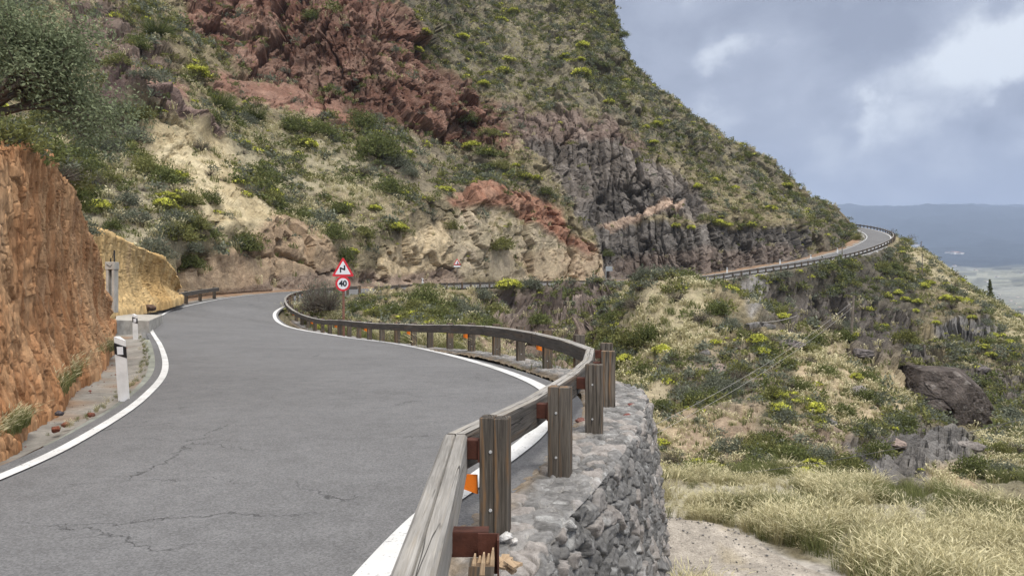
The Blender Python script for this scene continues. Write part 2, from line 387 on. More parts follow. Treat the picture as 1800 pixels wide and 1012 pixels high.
# ------------------------------------------------------------------ the road: left/hill-side and right/valley-side edge lines (photo x, photo y, distance)
LS = [(-4.75, -6, 0), (-4.75, 1, 0), (-4.85, 4.5, 0)]
LS = [np.array(p, float) for p in LS]+[P(*p) for p in ((0, 840, 7.0), (160, 762, 9.14), (255, 697, 12.6), (290, 650, 17.0), (283, 610, 23.5), (265, 575, 33), (280, 557, 40),
      (320, 540, 48), (420, 521, 58), (530, 512, 66), (640, 507.5, 75), (740, 503, 86), (800, 500.5, 96), (900, 498, 107), (1000, 496, 115), (1100, 492.5, 119), (1200, 488, 119),
      (1300, 476, 124), (1420, 455.5, 134), (1480, 440, 146), (1514, 426, 157), (1524, 416, 166), (1513, 407, 176), (1497, 402.5, 186), (1470, 399, 197))]
RS = [(-1.6, -6, 0), (-1.25, 1, 0), (-1.0, 3.6, 0)]
RS = [np.array(p, float) for p in RS]+[P(*p) for p in ((740, 918, 5.68), (843, 840, 7.0), (955, 745, 9.85), (950, 680, 14.0), (820, 632, 21.0), (700, 605, 29), (600, 591.5, 37),
      (500, 572, 47), (485, 548, 52.5), (530, 531, 60.5), (640, 517, 68.5), (725, 510.5, 77), (800, 506.5, 88), (900, 503.5, 98), (1000, 501, 106), (1100, 499.5, 110), (1210, 496, 110),
      (1300, 483.5, 115), (1420, 465, 126), (1500, 448.5, 138), (1553, 430, 150), (1566, 417.5, 160), (1550, 408, 172), (1518, 401, 184), (1480, 396, 196))]
Lc, Rc = catmull(LS, 26), catmull(RS, 26)
NS = len(Lc)
def lateral(a, b):                 # unit vector from left edge to right edge
    d = b-a; d[:, 2] = 0; return d/np.linalg.norm(d, axis=1, keepdims=True)
lat = lateral(Lc.copy(), Rc.copy())
wid = np.linalg.norm((Rc-Lc)[:, :2], axis=1, keepdims=True); slp = (Rc-Lc)[:, 2:3]/wid; ez = np.array([[0, 0, 1.]])
eL = Lc-lat*.32-ez*slp*.32; eR = Rc+lat*.5+ez*slp*.5
cols = []
for k in range(9):
    t = k/8; q = eL*(1-t)+eR*t; cols.append(q)
G = np.stack(cols, 1)
road = tag(mobj('road', make_mesh('road', G.reshape(-1, 3), gridF(NS, 9), M['asphalt'], True)), 'grey cracked asphalt mountain road curving round the slope', 'road', None, 'structure')
def edge_line(curve, tangent_off, w, label, start=0):
    """a painted line on the crowned road, laid 6 mm above it"""
    t = np.gradient(curve, axis=0); t[:, 2] = 0; t /= np.linalg.norm(t, axis=1, keepdims=True)+1e-9
    n = np.stack([t[:, 1], -t[:, 0], 0*t[:, 0]], 1)      # to the right of travel
    c = curve+n*tangent_off; a = c-n*w/2; b = c+n*w/2
    V = np.stack([a, (a+b)/2, b], 1); V[:, :, 2] += .016
    return tag(mobj('road_marking', make_mesh('road_marking', V.reshape(-1, 3), gridF(len(c), 3), M['paint'], True)), label, 'road marking', None, 'structure')
Ld, Rd = catmull(LS, 60), catmull(RS, 60)
ml = edge_line(Ld, .0, .14, 'white edge line on the hill side of the road')
mr = edge_line(Rd, .0, .23, 'white edge line on the valley side beside the timber rail')

# hill-side verge: concrete gutter near the bank, gravel beyond
tL = np.gradient(Lc, axis=0); tL[:, 2] = 0; tL /= np.linalg.norm(tL, axis=1, keepdims=True)+1e-9
nL = np.stack([-tL[:, 1], tL[:, 0], 0*tL[:, 0]], 1)
yy = Lc[:, 1]; dist_s = arclen(Lc)
vw = np.interp(dist_s, [0, 8, 20, 30, 42, 50, 62, 75, 95, 400], [2.2, 2.2, 2.4, 3.2, 3.4, 2.6, 2.0, 2.0, 1.6, 1.6])
rowsv = []
for k, (t, h) in enumerate(((.05, -.03), (.09, -.07), (.2, -.11), (.38, -.10), (.55, -.05), (.62, .03), (.8, .06), (1.0, .12), (1.4, .2))):
    q = Lc+nL*(vw*t+.24)[:, None]; q[:, 2] += h; rowsv.append(q)
Gv = np.stack(rowsv, 1); Vv = Gv.reshape(-1, 3); k_ = np.tile(np.arange(9), NS)
nz = fbm(Vv*1.3, 3, 5)
colv = np.where((k_ < 5)[:, None], np.array([[.25, .235, .21]]), np.array([[.27, .185, .125]]))*(1+.25*nz)[:, None]
soil = sstep(.05, .4, fbm(Vv*.8+9, 3, 8)+.12*(k_-3))[:, None]
colv = colv*(1-soil*.8)+soil*.8*np.array([[.25, .165, .105]])
Vv = Vv+np.stack([0*nz, 0*nz, .02*nz], 1)
tag(mobj('road_shoulder', make_mesh('road_shoulder', Vv, gridF(NS, 9), M['shoulder'], True, attrs={'albedo': ('FLOAT_COLOR', 'POINT', colv)})),
    'stained concrete gutter and earthy verge along the hill side', 'verge', None, 'structure')

# ------------------------------------------------------------------ zones traced on the slopes: polygon, two base colours, rock, column, scrub, grass, feather
HZ = [
 ([(690, 0), (800, -300), (1100, -300), (1100, 110), (1300, 250), (1500, 400), (1420, 400), (1230, 300), (1120, 230), (1000, 185), (880, 165), (780, 100)], (.125, .112, .08), (.215, .185, .12), .4, 0, 1.35, .55, 18),
 ([(380, -300), (700, -300), (705, 10), (770, 90), (840, 165), (890, 200), (915, 255), (870, 262), (780, 262), (700, 235), (640, 215), (560, 190), (450, 140), (390, 90), (330, 30)], (.15, .074, .05), (.21, .128, .092), 1.0, .35, .22, .08, 14),
 ([(120, 20), (200, 10), (330, 110), (330, 170), (240, 180), (130, 90)], (.16, .115, .09), (.22, .165, .13), 1.1, 0, .35, .2, 10),
 ([(200, 100), (280, 130), (345, 150), (335, 175), (215, 160)], (.29, .165, .12), (.34, .21, .16), .4, 0, .15, .1, 8),
 ([(370, 118), (450, 140), (560, 172), (650, 225), (610, 238), (480, 192), (390, 150)], (.23, .12, .082), (.27, .16, .115), .25, 0, .12, .05, 8),
 ([(400, 195), (470, 200), (560, 235), (650, 255), (690, 330), (640, 420), (560, 440), (470, 360), (420, 280)], (.26, .22, .12), (.36, .305, .17), .1, 0, .9, 1.6, 16),
 ([(150, 235), (235, 235), (240, 300), (330, 380), (330, 440), (230, 420), (150, 380)], (.24, .205, .125), (.34, .285, .165), .1, 0, .95, 1.4, 14),
 ([(640, 225), (760, 245), (880, 270), (985, 330), (960, 350), (800, 345), (700, 330), (660, 270)], (.16, .135, .095), (.22, .185, .12), .25, 0, 1.5, .6, 14),
 ([(560, 330), (680, 330), (800, 350), (790, 400), (700, 430), (640, 460), (580, 430)], (.2, .165, .105), (.27, .22, .13), .2, 0, 1.2, .7, 14),
 ([(160, 180), (215, 162), (300, 178), (340, 205), (400, 228), (385, 240), (330, 222), (260, 212), (170, 205)], (.14, .095, .08), (.21, .15, .125), 1.5, 0, .15, .1, 5),
 ([(236, 215), (300, 222), (345, 235), (395, 248), (425, 290), (420, 330), (470, 380), (545, 410), (590, 455), (560, 470), (460, 430), (380, 390), (320, 335), (262, 310), (240, 260)], (.4, .32, .18), (.5, .42, .26), .45, 0, .1, .25, 7),
 ([(330, 455), (420, 430), (470, 385), (545, 405), (600, 460), (600, 520), (330, 545)], (.32, .225, .14), (.37, .27, .17), .6, 0, .3, .5, 9),
 ([(340, 520), (560, 480), (680, 470), (820, 465), (820, 510), (560, 530), (340, 550)], (.21, .155, .115), (.28, .21, .155), .7, 0, .15, .35, 8),
 ([(672, 455), (710, 420), (790, 378), (805, 400), (800, 455), (760, 478), (680, 482)], (.43, .335, .2), (.5, .4, .25), .55, 0, .05, .1, 6),
 ([(800, 380), (830, 355), (900, 360), (960, 400), (1010, 430), (1062, 445), (1066, 500), (930, 505), (810, 480)], (.4, .32, .18), (.46, .36, .22), .4, 0, .25, .9, 8),
 ([(900, 450), (960, 440), (1035, 436), (1064, 450), (1066, 505), (960, 505)], (.47, .37, .235), (.42, .31, .2), .7, 0, .05, .15, 6),
 ([(790, 345), (840, 328), (930, 335), (985, 372), (1010, 420), (1050, 440), (1035, 450), (985, 430), (930, 395), (880, 362), (800, 362)], (.29, .14, .085), (.33, .19, .125), .7, 0, .1, .12, 7),
 ([(880, 185), (1000, 185), (1120, 230), (1160, 262), (1010, 275), (930, 262)], (.155, .11, .088), (.2, .15, .12), .8, .5, .15, .1, 12),
 ([(930, 250), (1020, 245), (1130, 262), (1230, 330), (1260, 385), (1170, 375), (1060, 385), (1010, 385), (985, 330)], (.1, .084, .07), (.18, .156, .134), .9, 1.0, .08, .05, 9),
 ([(1010, 380), (1060, 330), (1200, 330), (1240, 350), (1130, 372), (1060, 398), (1030, 400)], (.085, .076, .067), (.14, .124, .11), 1.1, .7, .1, .05, 8),
 ([(1050, 396), (1110, 385), (1230, 398), (1380, 400), (1410, 405), (1430, 452), (1330, 476), (1200, 492), (1066, 495)], (.09, .08, .07), (.145, .13, .115), .9, .9, .08, .05, 6),
 ([(1070, 470), (1110, 445), (1230, 440), (1350, 430), (1400, 438), (1400, 455), (1250, 488), (1075, 492)], (.15, .115, .093), (.18, .145, .12), .7, .7, .08, .1, 9),
 ([(1055, 392), (1130, 370), (1170, 350), (1205, 348), (1200, 360), (1120, 384), (1075, 398)], (.42, .3, .22), (.35, .25, .18), .4, 0, .05, .1, 4),
 ([(1420, 400), (1500, 400), (1520, 425), (1440, 450), (1420, 430)], (.13, .11, .08), (.18, .15, .1), .4, 0, 1.3, .4, 8),
]
VZ = [
 ([(1100, 500), (1235, 495), (1260, 580), (1190, 630), (1110, 610)], (.27, .23, .11), (.38, .31, .16), .05, 0, .5, 1.8, 14),
 ([(1080, 640), (1170, 670), (1190, 770), (1110, 720)], (.34, .27, .14), (.38, .31, .17), .1, 0, .3, 1.6, 12),
 ([(1180, 640), (1330, 600), (1380, 680), (1330, 740), (1200, 720)], (.18, .15, .09), (.27, .21, .13), .35, 0, .9, .9, 20),
 ([(1170, 715), (1330, 720), (1340, 830), (1180, 825)], (.3, .21, .125), (.44, .32, .17), .25, 0, .4, 1.2, 16),
 ([(1380, 590), (1460, 580), (1540, 610), (1610, 680), (1610, 740), (1500, 745), (1400, 690)], (.37, .29, .15), (.46, .34, .18), .15, 0, .35, 1.8, 12),
 ([(1330, 740), (1500, 740), (1480, 840), (1340, 840)], (.19, .14, .105), (.3, .23, .15), .5, 0, .5, .8, 14),
 ([(1470, 775), (1600, 755), (1720, 775), (1740, 830), (1680, 870), (1500, 855)], (.135, .125, .115), (.2, .188, .175), 1.3, .1, .06, .1, 12),
 ([(1620, 840), (1700, 830), (1760, 900), (1700, 920)], (.3, .22, .13), (.33, .27, .16), .1, 0, .2, .8, 10),
 ([(1700, 730), (1850, 720), (1850, 880), (1720, 850)], (.27, .24, .13), (.2, .18, .1), .2, 0, .7, 1.3, 16),
 ([(1150, 845), (1420, 835), (1700, 880), (1900, 930), (1900, 1100), (1560, 1100), (1400, 960), (1150, 920)], (.31, .275, .175), (.37, .33, .225), .0, 0, .1, 3.2, 12),
 ([(1130, 925), (1180, 905), (1300, 930), (1420, 980), (1540, 1040), (1500, 1200), (1000, 1200)], (.36, .33, .285), (.44, .4, .35), .05, 0, 0, .12, 10),
 ([(860, 505), (1000, 500), (1085, 505), (1075, 590), (980, 640), (860, 600)], (.14, .108, .09), (.22, .175, .145), 1.5, 0, .3, .25, 10),
 ([(800, 585), (1060, 590), (1060, 700), (800, 660)], (.2, .15, .115), (.25, .18, .13), .7, 0, .5, .5, 14),
 ([(1310, 490), (1500, 445), (1560, 440), (1640, 560), (1500, 600), (1350, 560)], (.075, .067, .052), (.12, .104, .076), .4, 0, 1.7, .12, 12),
 ([(1350, 515), (1480, 515), (1600, 560), (1660, 640), (1640, 680), (1480, 610), (1380, 570)], (.085, .073, .063), (.14, .122, .105), 1.0, 1.2, .12, .1, 12),
 ([(1640, 570), (1740, 560), (1760, 590), (1660, 610)], (.12, .115, .105), (.17, .16, .15), .9, 1.0, .2, .1, 8),
 ([(1630, 640), (1850, 650), (1850, 740), (1700, 730)], (.095, .083, .07), (.135, .118, .097), .6, .3, .7, .2, 12),
 ([(1568, 418), (1630, 436), (1720, 480), (1830, 545), (1830, 660), (1770, 590), (1690, 520), (1610, 465)], (.33, .275, .13), (.39, .32, .165), .05, 0, .2, 2.0, 9),
 ([(1300, 490), (1350, 480), (1345, 530), (1325, 560), (1310, 520)], (.21, .195, .18), (.25, .235, .215), .5, 0, .5, .3, 9),
]
def paint_zones(px, py, pts, zones, base, base2, warp):
    soft = lambda c, g: np.array(c)*(.7 if g > .8 else .88)+(.3 if g > .8 else .12)*np.mean(c)
    zones = [(z[0], soft(z[1], z[6]), soft(z[2], z[6]), *z[3:]) for z in zones]
    n = len(px); w1 = fbm(pts*warp, 4, 31); w2 = fbm(pts*warp*.9+50, 4, 37); fine = fbm(pts*warp*3.1+5, 4, 41)
    col = np.tile(np.array(base, float), (n, 1)); c2 = np.tile(np.array(base2, float), (n, 1))
    ch = np.tile(np.array([.35, 0, 1.0, .6]), (n, 1))
    for poly, a, b, ro, co, ve, gr, fe in zones:
        pl = np.array(poly, float); mn, mx = pl.min(0)-60, pl.max(0)+60
        s = (px > mn[0]) & (px < mx[0]) & (py > mn[1]) & (py < mx[1])
        if not s.any(): continue
        d = poly_sd(px[s]+w1[s]*fe*1.5, py[s]+w2[s]*fe*1.2, pl)
        w = sstep(-fe, fe, d+fine[s]*fe*1.2)[:, None]
        col[s] = col[s]*(1-w)+w*np.array(a); c2[s] = c2[s]*(1-w)+w*np.array(b); ch[s] = ch[s]*(1-w)+w*np.array([ro, co, ve, gr])
    t = sstep(-.35, .45, fine*.7+.5*fbm(pts*warp*9, 3, 47))[:, None]
    return col*(1-t)+c2*t, ch

# ------------------------------------------------------------------ the mountain above the road (lofted from the road edge up to the skyline)
TOPS = [(-500, -560, -330), (150, 120, -330), (330, 300, -330), (530, 500, -320), (740, 720, -300), (900, 880, -280), (1066, 1000, -240), (1130, 1066, -60), (1170, 1078, 20), (1215, 1092, 75), (1300, 1150, 140),
        (1370, 1240, 212), (1420, 1330, 272), (1480, 1425, 338), (1514, 1474, 372), (1524, 1488, 388), (1513, 1492, 395), (1497, 1490, 397)]
hb = Lc+nL*(vw+.1)[:, None]; hb[:, 2] += .1
hpx = 900+FPX*hb[:, 0]/hb[:, 1]; hpy = 506-FPX*(hb[:, 2]-EYE)/hb[:, 1]
sel = [i for i in range(NS) if hb[i, 1] > 47 and hb[i, 1] < 188]
base_s = [np.array([-600, 527., 40.]), np.array([-300, 527., 42]), np.array([0, 528., 44]), np.array([160, 530., 46])]+[np.array([hpx[i], hpy[i], hb[i, 1]]) for i in sel]
base_s = np.array(base_s); bl = arclen(base_s[:, :2]*np.array([1, 2.0]))
Nu, Nv, Nb = 1050, 500, 46
us = np.linspace(0, bl[-1], Nu); Bx, By, BY = [np.interp(us, bl, base_s[:, k]) for k in range(3)]
tl = np.array([[t[1], t[2]] for t in TOPS], float)
tkey = []                           # matching station on the base for every skyline point
cum = 0
for k, t in enumerate(TOPS):
    d = np.abs(base_s[:, 0]-t[0])
    if k >= len(TOPS)-2: d = d+1e3*(base_s[:, 2] < 168)
    elif k < len(TOPS)-3: d = d+1e3*(base_s[:, 2] > 167)
    tkey.append(bl[int(np.argmin(d))])
tkey = np.maximum.accumulate(np.array(tkey)+np.arange(len(tkey))*1e-3)
Tx, Ty = np.interp(us, tkey, tl[:, 0]), np.interp(us, tkey, tl[:, 1])
ctl = [(-600, 520, 41), (-600, 200, 70), (-600, -200, 120), (0, 400, 48), (0, 250, 58), (0, 100, 80), (0, -300, 140), (160, 450, 48), (250, 390, 54), (250, 250, 66), (300, 190, 74), (300, 130, 82), (250, 30, 96),
       (330, 470, 51), (420, 470, 57), (440, 380, 66), (430, 270, 82), (420, 180, 97), (400, 100, 108), (380, -150, 140), (520, 470, 66), (540, 380, 78), (560, 280, 95), (560, 200, 110), (560, 100, 115), (560, -20, 121), (560, -250, 150),
       (640, 470, 75), (660, 400, 82), (680, 300, 98), (680, 235, 110), (700, 120, 118), (700, 10, 124), (720, -120, 162), (740, 440, 88), (780, 390, 92), (800, 335, 106), (800, 255, 121), (820, 165, 126), (800, 60, 143), (850, -100, 183), (860, -270, 230),
       (900, 430, 106), (900, 370, 109), (930, 320, 116), (900, 250, 123), (920, 190, 131), (930, 100, 149), (1000, 0, 177), (1000, -150, 213),
       (1030, 440, 117), (1050, 390, 124), (1000, 300, 125), (1050, 220, 131), (1080, 150, 147), (1070, 60, 165), (1120, 380, 125), (1150, 300, 132), (1160, 220, 143), (1120, 140, 156), (1200, 420, 123), (1230, 380, 127), (1250, 300, 142), (1250, 235, 154),
       (1320, 420, 127), (1330, 385, 134), (1350, 330, 151), (1380, 315, 160), (1420, 415, 138), (1430, 370, 151), (1440, 355, 158), (1480, 410, 152), (1500, 415, 160), (1480, 385, 163), (1500, 403, 175)]
ctl += [tuple(base_s[i]) for i in range(4, len(base_s), 8)]
ctl = np.array(ctl); tp = TPS(ctl[:, :2]/400, np.log(ctl[:, 2]), 1e-3)
v = np.linspace(0, 1, Nv)
PX = Bx[:, None]+(Tx-Bx)[:, None]*v[None]; PY = By[:, None]+(Ty-By)[:, None]*v[None]
YY = np.exp(tp(np.stack([PX.ravel()/400, PY.ravel()/400], 1))).reshape(PX.shape)
wb = sstep(.06, 0, v)[None]; YY = YY*(1-wb)+BY[:, None]*wb
for j in range(1, Nv):             # the slope always leans back, never out over the road
    YY[:, j] = np.maximum(YY[:, j], YY[:, j-1]+.2*(PY[:, j-1]-PY[:, j])/FPX*YY[:, j-1])
G = np.stack([(PX-900)/FPX*YY, YY, EYE-(PY-506)/FPX*YY], -1)
# behind the skyline the ground levels off and falls away
T = G[:, -1]; back = []
bd = np.stack([T[:, 0], T[:, 1], 0*T[:, 0]], 1); bd /= np.linalg.norm(bd, axis=1, keepdims=True)
for k in range(1, Nb+1):
    s_ = k*1.6; q = T+bd*s_; q[:, 2] += -.018*s_*s_-.03*s_; back.append(q)
fw = []
for k in (2, 1):                    # a skirt under the road edge
    q = G[:, 0].copy(); q[:, 2] -= .55*k; q[:, :2] -= (bd*(.45*k))[:, :2]; fw.append(q)
G = np.concatenate([np.stack(fw, 1), G, np.stack(back, 1)], 1)
PXf = np.concatenate([np.repeat(PX[:, :1], 2, 1), PX, np.repeat(PX[:, -1:], Nb, 1)], 1).ravel()
PYf = np.concatenate([np.repeat(PY[:, :1], 2, 1), PY, np.repeat(PY[:, -1:], Nb, 1)], 1).ravel()
nrm = grid_normals(G); flip = (nrm[:, :, 1] > 0) & (nrm[:, :, 2] < .5); nrm = np.where(nrm[..., 2:3] < -.05, -nrm, nrm)
if nrm[Nu//2, Nv//2, 2] < 0: nrm = -nrm
shape_h = G.shape; V = G.reshape(-1, 3); Nn = nrm.reshape(-1, 3)
col, ch = paint_zones(PXf, PYf, V, HZ, (.185, .155, .1), (.26, .22, .135), .11)
rock, colm, hveg, hgrass = ch.T
dep = V[:, 1]/110
vv = np.tile(np.arange(Nv+Nb+2), Nu); pin = sstep(1, 9, vv)
wp = V/7.5+np.stack([fbm(V*.35, 3, 3), fbm(V*.35+31, 3, 4), fbm(V*.35+77, 3, 6)], 1)*.3
f1, f2, cid, fa1 = voronoi(wp*np.array([1, .4, .55]), 3, 3, True)
blk = (cid-.5)*1.1+fa1*4.2-1.9*np.exp(-((f2-f1)/.035)**2)*(cid > .3)
g1, g2, gid, fa2 = voronoi(V/2.5*np.array([1, .45, .5])+np.stack([fbm(V*.9, 2, 13), fbm(V*.9+5, 2, 14), 0*V[:, 0]], 1)*.3, 17, 3, True)
strat = V[:, 2]*.42+fbm(V*.06, 3, 68)*2.2; sm = (gid-.5)*.35+fa2*1.5-.5*np.exp(-((g2-g1)/.05)**2)*(gid > .4)+.2*fbm(V*1.3, 4, 66, .6)+.5*fbm(np.stack([strat, 0*strat, 0*strat], 1)*1.3, 2, 69)
rid = fbm(V*np.array([.11, .11, .075]), 5, 21, .55, True)
xs_ = V[:, 0]+.25*V[:, 1]+fbm(V*.1, 3, 22)*1.2; h1, h2, hid, fa3 = voronoi(np.stack([xs_/1.5, V[:, 2]/11+fbm(V*.3, 2, 24)*.25, 0*xs_], 1), 23, 2, True)
colu = (hid-.5)*1.0+fa3*.8-.9*np.exp(-((h2-h1)/.06)**2)
k1, k2, kid, fa4 = voronoi(V/.95*np.array([1, .6, .6]), 27, 3, True); ff = fa4*.9-.5*np.exp(-((k2-k1)/.07)**2)*(kid > .5)
soilb = fbm(V*.22, 4, 51)*.55+fbm(V*1.1, 3, 53)*.16
big = fbm(V*.045, 3, 61)*1.6
disp = pin*(big*np.minimum(1, dep)+soilb+rock*np.minimum(1.05, dep)*((.95*blk+sm*.85)*(1-.82*np.minimum(1, colm))+.3*ff+.5*rid*(1-.6*np.minimum(1, colm)))+colm*colu*1.15)
# the dark undercut ledge over the yellow face, and two small caves in the red cliff
def bump_at(px, py, r, amp): return amp*np.exp(-(((PXf-px)/r)**2+((PYf-py)/r)**2))
disp += bump_at(230, 190, 26, 2.2)+bump_at(285, 198, 30, 2.0)+bump_at(345, 222, 24, 1.4)-bump_at(205, 212, 10, 1.8)-bump_at(235, 218, 9, 1.6)
disp += -bump_at(722, 101, 6, 3.2)-bump_at(752, 140, 5, 2.6)-bump_at(756, 156, 5, 2.2)-bump_at(735, 205, 8, 2.0)-bump_at(668, 60, 9, 1.6)
disp += -bump_at(1060, 350, 7, 2.2)+bump_at(1030, 360, 14, 1.5)
disp = disp-.5*rock*pin; lowb = sstep(60, 10, vv); disp = np.where(disp > .15, .15+(disp-.15)*(1-.85*lowb), disp)
H = V+Nn*disp[:, None]
col = col*(1+.22*((gid-.5)*.7+(cid-.5)*1.2)[:, None]*np.minimum(1, rock)[:, None]*1.4)*(1+.5*((hid-.5)*np.minimum(1, colm))[:, None])
hill_me = make_mesh('hill', H, gridF(shape_h[0], shape_h[1]), M['hill'], False, attrs={'albedo': ('FLOAT_COLOR', 'POINT', col)})
tag(mobj('hill', hill_me), 'steep mountainside of red, ochre and grey rock above the road', 'hillside', None, 'structure')
hillN = grid_normals(H.reshape(shape_h)).reshape(-1, 3); hillN *= np.sign((hillN*Nn).sum(1))[:, None]
hill_px, hill_py = 900+FPX*H[:, 0]/H[:, 1], 506-FPX*(H[:, 2]-EYE)/H[:, 1]

# ------------------------------------------------------------------ the slope below the road, down to the path and the far spur (height field)
VC = [(1200, 1000, 12.5), (1450, 1010, 12.5), (1180, 915, 15.5), (1700, 1000, 13), (1800, 905, 18), (1500, 885, 18.5), (1300, 855, 22), (1180, 846, 22), (1700, 862, 23), (1950, 980, 14), (2000, 880, 20),
      (1130, 842, 27), (1220, 838, 28), (1220, 780, 33), (1220, 720, 37.5), (1150, 660, 43), (1230, 660, 43), (1220, 600, 48.5), (1160, 550, 54), (1220, 550, 53), (1130, 506, 60), (1190, 498, 61), (1250, 508, 60), (1300, 524, 58), (1350, 552, 55.5), (1400, 572, 54),
      (1310, 800, 30), (1310, 740, 35), (1310, 680, 40), (1310, 610, 47), (1430, 815, 29), (1430, 740, 35.5), (1420, 690, 40), (1420, 635, 46), (1460, 590, 54), (1500, 601, 55), (1510, 690, 43), (1500, 770, 35), (1560, 632, 54), (1600, 660, 52), (1650, 735, 46), (1620, 840, 29), (1700, 760, 42), (1760, 790, 36), (1850, 820, 32), (2000, 850, 28),
      (1085, 640, 52), (1075, 590, 60), (1085, 545, 66), (1060, 690, 44), (1600, 745, 42), (1700, 820, 32),
      (1100, 512, 99), (1200, 506, 102), (1120, 545, 84), (1250, 556, 84), (1350, 610, 80), (1450, 660, 80), (1550, 700, 70), (1640, 735, 62), (1720, 770, 55), (1830, 800, 50),
      (1500, 560, 118), (1500, 592, 114), (1300, 512, 111), (1420, 482, 124), (1420, 540, 119), (1350, 545, 109), (1500, 520, 124), (1500, 460, 136), (1560, 470, 144), (1600, 452, 149), (1566, 428, 157), (1580, 424, 158), (1620, 450, 154),
      (1700, 505, 147), (1800, 555, 139), (1900, 610, 130), (2050, 680, 120), (1600, 560, 124), (1700, 600, 116), (1800, 655, 105), (1700, 680, 104), (1800, 750, 78), (1650, 640, 112), (1950, 780, 70), (1600, 612, 117),
      (1570, 430, 178), (1640, 560, 190), (1750, 640, 195), (1900, 740, 190), (1570, 600, 215), (1560, 410, 172), (1515, 410, 200), (2100, 800, 170), (2100, 760, 110), (2100, 800, 60),
      (900, 510, 97), (900, 540, 92), (900, 578, 84), (1000, 508, 104), (1000, 535, 98), (1000, 575, 89), (1040, 515, 104), (1045, 560, 90), (1040, 610, 72), (960, 620, 66), (880, 610, 60), (820, 575, 60), (800, 562, 58), (700, 548, 58), (640, 541, 60), (580, 536, 63), (740, 532, 68), (620, 526, 65), (800, 520, 80),
      (700, 590, 42), (820, 610, 36), (900, 640, 32), (560, 560, 55), (540, 545, 58), (980, 660, 46)]
vc = [tuple(P(*c)) for c in VC]+[(3.6, 8, -3.05), (3.3, 4, -3), (6, 5, -3), (2.9, 13, -3.25), (3.2, 17, -3.6), (2.5, 21, -4.0), (52, 100, -11), (12, 6, -3.3), (20, 8, -3.8), (30, 12, -5)]
vc = np.array(vc)
def vq(X, Y): return np.stack([X/Y*1.4, 1.15*np.log(Y)], 1)
tv = TPS(vq(vc[:, 0], vc[:, 1]), vc[:, 2], 2e-4)
NVx, NVy = 620, 560
gx = np.linspace(430, 2150, NVx); gY = np.exp(np.linspace(math.log(3.0), math.log(235), NVy))
GX, GY = np.meshgrid((gx-900)/FPX, gY, indexing='ij'); X0 = (GX*GY).ravel(); Y0 = GY.ravel()
Z0 = tv(vq(X0, Y0)); Z0 = np.minimum(Z0, np.interp(Y0, [0, 14, 17, 22, 30], [-2.95, -2.98, -3.2, -2.0, 9]))
# distance outside the road's valley edge
rp = Rc[:, :2]; tR = np.gradient(Rc[:, :2], axis=0); nR = np.stack([tR[:, 1], -tR[:, 0]], 1); nR /= np.linalg.norm(nR, axis=1, keepdims=True)+1e-9
def road_side(X, Y):
    d = np.empty(len(X)); zr = np.empty(len(X)); ii = np.empty(len(X), int)
    for a in range(0, len(X), 20000):
        dx = X[a:a+20000, None]-rp[None, :, 0]; dy = Y[a:a+20000, None]-rp[None, :, 1]; r2 = dx*dx+dy*dy; k = r2.argmin(1); j = np.arange(len(k))
        s = dx[j, k]*nR[k, 0]+dy[j, k]*nR[k, 1]; d[a:a+20000] = np.sign(s)*np.sqrt(r2[j, k]); zr[a:a+20000] = Rc[k, 2]; ii[a:a+20000] = k
    return d, zr, ii
dR, zR, iR = road_side(X0, Y0)
sR = arclen(Rc)[iR]
near_wall = sstep(33, 24, sR)       # along the stone wall the drop is the wall itself
edge = np.interp(sR, [0, 19, 23, 30, 55, 64, 75, 400], [.8, .8, 1.3, 1.6, 1.8, 1.3, 1.2, 1.1])
Zmin = zR-.18
t = sstep(edge, edge+np.interp(sR, [0, 22, 30, 55, 64, 400], [.2, .2, .6, 1.6, 3.0, 3.0]), dR)
Zs = np.where(dR < edge, Zmin, Zmin*(1-t)+Z0*t)
Zs = np.where(dR < .7, zR-.30, Zs); Zs = np.where(dR < -.8, zR-1.2, Zs)
vpx, vpy = 900+FPX*X0/Y0, 506-FPX*(Zs-EYE)/Y0
V = np.stack([X0, Y0, Zs], 1); shape_v = (NVx, NVy, 3)
Nn = grid_normals(V.reshape(shape_v)).reshape(-1, 3); Nn *= np.sign(Nn[:, 2:3]+1e-9)
col, ch = paint_zones(vpx, vpy, V*np.clip(60/Y0, .55, 3)[:, None], VZ, (.15, .13, .085), (.23, .19, .115), .16)
rock, colm, vveg, vgrass = ch.T
sc = np.clip(Y0/55, .4, 1.4); off_road = sstep(1.0, 3.2, dR)*sstep(10, 22, Y0)
f1, f2, cid, fa1 = voronoi(V/2.6+np.stack([fbm(V*.5, 3, 3), fbm(V*.5+31, 3, 4), fbm(V*.5+77, 3, 6)], 1)*.45, 5, 3, True)
g1, g2, gid, fa2 = voronoi(V/.9+fbm(V*1.5, 2, 13)[:, None]*.3, 19, 3, True)
xs_ = V[:, 0]-.3*V[:, 1]+fbm(V*.15, 2, 23); h1, h2, hid = voronoi(np.stack([xs_/1.5, V[:, 2]/7, 0*xs_], 1), 29, 2)
colu = (hid-.5)*1.1-1.1*np.exp(-((h2-h1)/.11)**2)
rid = fbm(V*.2, 5, 25, .55, True)
disp = off_road*(fbm(V*.1, 3, 71)*.9*sc+fbm(V*.4, 4, 73)*.35*sc+fbm(V*1.7, 3, 75)*.1+rock*sc*(((cid-.5)*.6+fa1*1.5-.9*np.exp(-((f2-f1)/.06)**2))*.8*(1-.6*np.minimum(1, colm))+(gid-.5)*.2+fa2*.6-.25*np.exp(-((g2-g1)/.1)**2)+.7*rid)+colm*colu*1.9)
disp += .025*fbm(V*2.5, 3, 77)*sstep(20, 8, Y0)
U = V+Nn*disp[:, None]
